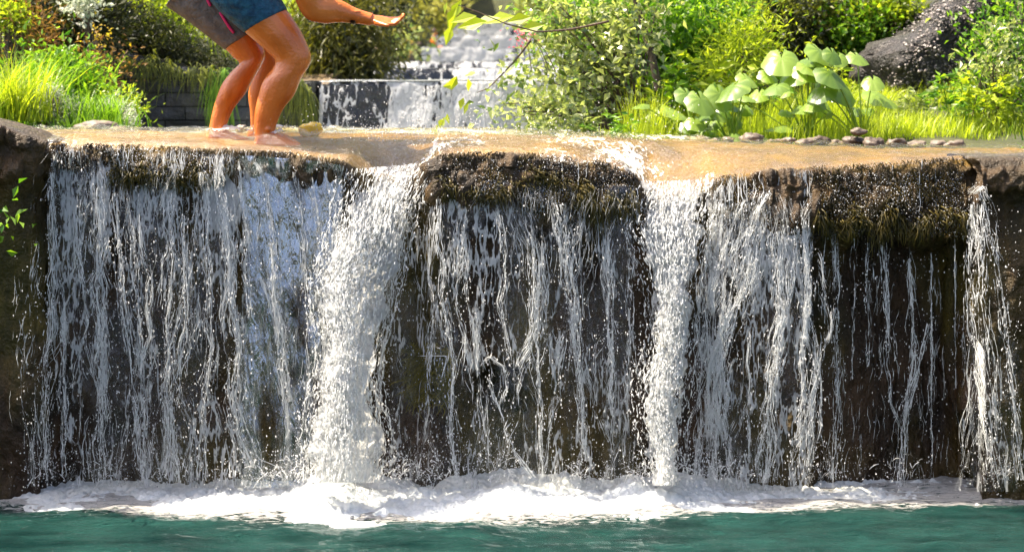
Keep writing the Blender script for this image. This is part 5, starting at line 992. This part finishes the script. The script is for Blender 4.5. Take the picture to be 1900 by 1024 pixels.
# front person: blue shorts, forearm stretched out with the palm up
YB, YA = 9.45, 9.86
legB = [((385, -15), (478, -75), 1.0, .02), ((408, 18), (505, -22), .95), ((455, 61), (532, 19), .9), ((479, 82), (555.5, 54), .9), ((501, 102), (571, 85), .88), ((511, 114), (577.5, 106), .88), ((505, 130), (573, 124), .85), ((487.5, 153), (561, 142), .85), ((479, 179), (546, 177), .85), ((473, 206), (527, 201), .85), ((471, 236), (512, 235), .85), ((474, 258), (512, 260), .85)]
LB = edge_secs(legB, YB); LBf = edge_secs([(a[0], a[1], *a[2:]) for a in legB], YB); 
sh = P(0, 0, YB + .27)[0] * 0
LBfar = [(c * 1.0 + np.array([c[0] * (.27 / YB), .27, (c[2] - CAMH) * (.27 / YB) + .01]), a, b) for c, a, b in LB]
trunkB = axis_secs([(382, -32, YB + .13, 40, 1.25), (405, -50, YB + .13, 50, 1.25), (435, -64, YB + .13, 46, 1.2), (472, -78, YB + .13, 41, 1.15), (512, -92, YB + .13, 45, 1.2), (546, -104, YB + .13, 42, 1.3), (568, -111, YB + .13, 27, 1.1), (590, -120, YB + .13, 19, 1.), (612, -132, YB + .13, 18, 1.)])
armB = axis_secs([(540, -98, YB - .06, 26, 1.), (553, -75, YB - .10, 29, .9), (564, -40, YB - .10, 27, .85), (572, -8, YB - .09, 26, .85), (585, 14, YB - .07, 27, .85), (606, 19, YB - .06, 26, .8), (630, 22, YB - .04, 21, .8), (655, 29, YB - .03, 15, .9), (678, 34.5, YB - .02, 12.5, 1.1), (690, 37, YB - .02, 12, 1.2)])
armBf = axis_secs([(540, -98, YB + .32, 26, 1.), (560, -80, YB + .36, 28, .9), (585, -66, YB + .36, 24, .85), (612, -58, YB + .35, 22, .85), (645, -62, YB + .33, 19, .8), (680, -70, YB + .31, 13, .9), (700, -74, YB + .30, 12, 1.1)])
def blob(x, y, Y, rx, ry, rd, rot=0.0):
    c = P(x, y, Y); k = Y / F; u = np.array([math.cos(rot), 0, -math.sin(rot)]); v = np.array([math.sin(rot), 0, math.cos(rot)])
    return loft([(c + u * rx * k * q, v * ry * k * math.sqrt(max(1 - q * q, .02)), np.array([0, rd * k * math.sqrt(max(1 - q * q, .02)), 0])) for q in np.linspace(-.98, .98, 7)], 14, 2)
def knee_forms(kx, ky, cx_, cy_, Y, sc):
    return [blob(kx - 1, ky, Y, 12 * sc, 8 * sc, 15 * sc, -1.2), blob(kx - 12 * sc, ky + 21 * sc, Y, 9 * sc, 6 * sc, 10 * sc, -1.2), blob(cx_, cy_, Y - .035 * sc, 36 * sc, 15 * sc, 17 * sc, -1.25), blob(cx_ - 4 * sc, cy_ + 4, Y + .04 * sc, 32 * sc, 14 * sc, 15 * sc, -1.25)]
EXB = knee_forms(566, 104, 503, 166, YB, 1.0); EXA = knee_forms(484, 102, 428, 165, YA, .9)
EXB += [blob(497, 240, YB - .043, 6, 5, 5), blob(640, 25, YB - .055, 30, 4, 6, -.12)]; EXA += [blob(408, 236, YA - .035, 6, 5, 4)]
hw = P(687, 36.5, YB - .02); hl = hand(hw, (1, -.05, -.12), (-.1, -.42, .85), .225, .50, 1)
hl2 = hand(P(698, -74, YB + .30), (1, .05, .1), (-.1, -.2, .9), .19, .2, -1)
bodyB = fuse('person', [loft(LB), loft(LBfar), loft(trunkB), loft(armB), loft(armBf), foot(LB[-1][0], YB), foot(LBfar[-1][0], YB + .27)] + EXB + hl + hl2 + head(640, -150, YB + .13), .005, SK, None, 4)
tag(bodyB, 'tanned person in blue shorts crouching forward on the ledge with one palm held out', 'person', 'people standing on the ledge')
BLUE = simple('blue_denim', (.004, .040, .085), (.015, .10, .17), 26, .7, 1., 18, .03, .3)
GREY = simple('grey_cloth', (.11, .10, .098), (.19, .17, .16), 16, .8, 1., 16, .03, .3)
def cut(secs, n): return secs[:n]
sB = [grow([LB[0]], 1.10)[0], grow([LB[1]], 1.07)[0], grow([LB[2]], 1.04)[0]]
sBf = [grow([LBfar[0]], 1.10)[0], grow([LBfar[1]], 1.07)[0], grow([LBfar[2]], 1.04)[0]]
shB = fuse('shorts', [loft(sB), loft(sBf), loft(grow(trunkB[:4], 1.07))], .006, BLUE, bodyB, 3)
# dark band under the wrist
q = []; c = P(653, 28, YB - .03); an = np.linspace(math.pi * .62, math.pi * 1.05, 10)
pt = np.stack([c[0] + 0 * an + .004, c[1] - .042 * np.cos(an) * 0 - .02 + .03 * np.linspace(-1, 1, 10), c[2] - .049 + .012 * np.linspace(-1, 1, 10) ** 2], -1)
V, Fc = tubes(pt[None], np.full((1, 10), .0075), 6); V[:, 0] = c[0] + (V[:, 0] - c[0]) * 2.2; o = mesh_obj('bracelet', V, Fc, simple('black_strap', (.02, .012, .01), (.03, .02, .02), 9, .5, 0)); o.parent = bodyB
hair(640, -150, YB + .13, HAIR, bodyB)

# rear person: grey shorts with pink piping
legA = [((312, 10), (400, -62), 1.0, .03), ((352, 40), (432, -8), .95), ((419, 93), (476, 58), .95), ((431, 106), (484, 80), .92), ((444, 118), (492, 101), .9), ((431, 132), (486, 120), .9), ((414, 153), (469, 150), .9), ((404, 175), (455, 175), .88), ((396, 200), (434, 202), .88), ((389, 232), (421, 232), .88), ((386, 252), (417, 253), .88)]
LA = edge_secs(legA, YA)
legA2 = [((345, -5), (420, -60), 1.0, -.12), ((400, 40), (470, 0), .95, -.05), ((440, 85), (505, 60), .9), ((468, 110), (530, 98), .9), ((470, 128), (528, 122), .9), ((464, 155), (512, 154), .9), ((460.5, 178), (502, 178), .88), ((463.5, 205), (494, 206), .88), ((465, 230), (489, 230), .88), ((466, 246), (489, 247), .88)]
LA2 = edge_secs(legA2, 10.28)
YAm = 10.0
trunkA = axis_secs([(318, -18, YAm, 40, 1.25), (338, -45, YAm, 50, 1.2), (362, -85, YAm, 44, 1.2), (392, -125, YAm, 42, 1.2), (420, -162, YAm, 44, 1.25), (438, -186, YAm, 38, 1.35), (450, -203, YAm, 24, 1.1), (462, -220, YAm, 18, 1.), (475, -236, YAm, 17, 1.)])
def armA(s): return axis_secs([(432, -180, YAm + s * .18, 24, 1.), (452, -165, YAm + s * .22, 26, .9), (490, -140, YAm + s * .22, 22, .9), (522, -122, YAm + s * .22, 21, .9), (555, -135, YAm + s * .20, 20, .85), (592, -152, YAm + s * .18, 13, .9), (606, -158, YAm + s * .17, 12, 1.1)])
hA = hand(P(604, -157, YAm - .17), (1, 0, .4), (-.3, -.4, .8), .19, .2, 1) + hand(P(604, -157, YAm + .17), (1, 0, .4), (-.3, .2, .8), .19, .2, -1)
bodyA = fuse('person', [loft(LA), loft(LA2), loft(trunkA), loft(armA(-1)), loft(armA(1)), foot(LA[-1][0], YA), foot(LA2[-1][0], 10.28)] + EXA + hA + head(495, -262, YAm), .005, SK, None, 4)
tag(bodyA, 'tanned person in grey shorts with pink piping crouching behind the one in blue shorts', 'person', 'people standing on the ledge')
sA = [grow([LA[0]], 1.08)[0], grow([LA[1]], 1.05)[0], grow([LA[2]], 1.05)[0]]; sA2 = [grow([LA2[0]], 1.08)[0], grow([LA2[1]], 1.06)[0], grow([LA2[2]], 1.03)[0]]
shA = fuse('shorts', [loft(sA), loft(sA2), loft(grow(trunkA[:4], 1.07))], .006, GREY, bodyA, 3)
PINK = simple('pink_piping', (.62, .015, .12), (.7, .03, .17), 20, .6, 0)
from mathutils.bvhtree import BVHTree
bvh = BVHTree.FromPolygons([v.co.copy() for v in shA.data.vertices], [tuple(p.vertices) for p in shA.data.polygons])
for pl in ([(379, -14), (386, 2), (391, 12)], [(408, 23), (416, 36), (425, 50), (434, 62)]):
    pt = []
    for x, y in resample(pl, 12):
        dr = Vector(P(x, y, 1.0)) - Vector((0, 0, CAMH)); dr.normalize(); hit = bvh.ray_cast(Vector((0, 0, CAMH)), dr); pt.append(hit[0] - dr * .003 if hit[0] else Vector(P(x, y, YA - .12)))
    V, Fc = tubes(np.array([list(p) for p in pt])[None], np.full((1, 12), .0095) * np.r_[.7, np.ones(10), .7], 8)
    o = mesh_obj('piping', V, Fc, PINK); o.parent = shA
hair(495, -262, YAm, HAIR, bodyA)

# little figure sitting at the far cascade
YC = 44.5
def cp(x, y): return (x, y, YC)
k_ = 1.0
segs = [axis_secs([(804, 96, YC, 5.5, 1.3), (803, 88, YC, 5.5, 1.3), (804, 80, YC, 6, 1.4), (805, 73, YC, 5, 1.5), (806, 68, YC, 2.4, 1.), (806, 65, YC, 2.2, 1)]), axis_secs([(806, 66, YC, 2, 1), (807, 62, YC, 4, .9), (807, 58, YC, 4, .9), (806.5, 54, YC, 1.5, 1)])]
for s in (-1, 1):
    segs.append(axis_secs([(805, 95, YC + s * .08, 3.6, 1), (812, 91, YC + s * .1, 3.2, 1), (820, 88, YC + s * .1, 2.6, 1), (821, 94, YC + s * .1, 2.4, 1), (822, 101, YC + s * .1, 1.6, 1), (826, 102, YC + s * .1, 1.2, 1)]))
    segs.append(axis_secs([(804, 74, YC + s * .09, 2.2, 1), (805, 80, YC + s * .12, 2, 1), (808, 86, YC + s * .12, 1.7, 1), (814, 87, YC + s * .1, 1.2, 1), (817, 87, YC + s * .1, 1.3, 1)]))
bodyC = fuse('person', [loft(q, 12, 4) for q in segs], .012, SK, None, 3)
tag(bodyC, 'tiny distant bather in red shorts sitting at the left edge of the far cascade', 'person')
fuse('shorts', [loft(grow(axis_secs([(804, 97, YC, 5.5, 1.3), (804, 93, YC, 5.7, 1.3), (803.5, 89, YC, 5.4, 1.3)]), 1.1), 12, 4), loft(grow(segs and axis_secs([(805, 95, YC - .08, 3.6, 1), (812, 91, YC - .1, 3.2, 1)]), 1.15), 12, 4)], .012, simple('red_cloth', (.45, .03, .03), (.55, .06, .05), 5, .7, 0), bodyC, 2)
fuse('hair', [loft(axis_secs([(804.5, 64, YC, 3.6, 1), (805.5, 58, YC, 4.4, 1), (806, 52.5, YC, 2, 1)]), 12, 4)], .012, HAIR, bodyC, 2)
stonep(806, 104, 16, 'grey boulder that the distant bather sits on', YC, .42, M['boulder'], 'boulder', None)
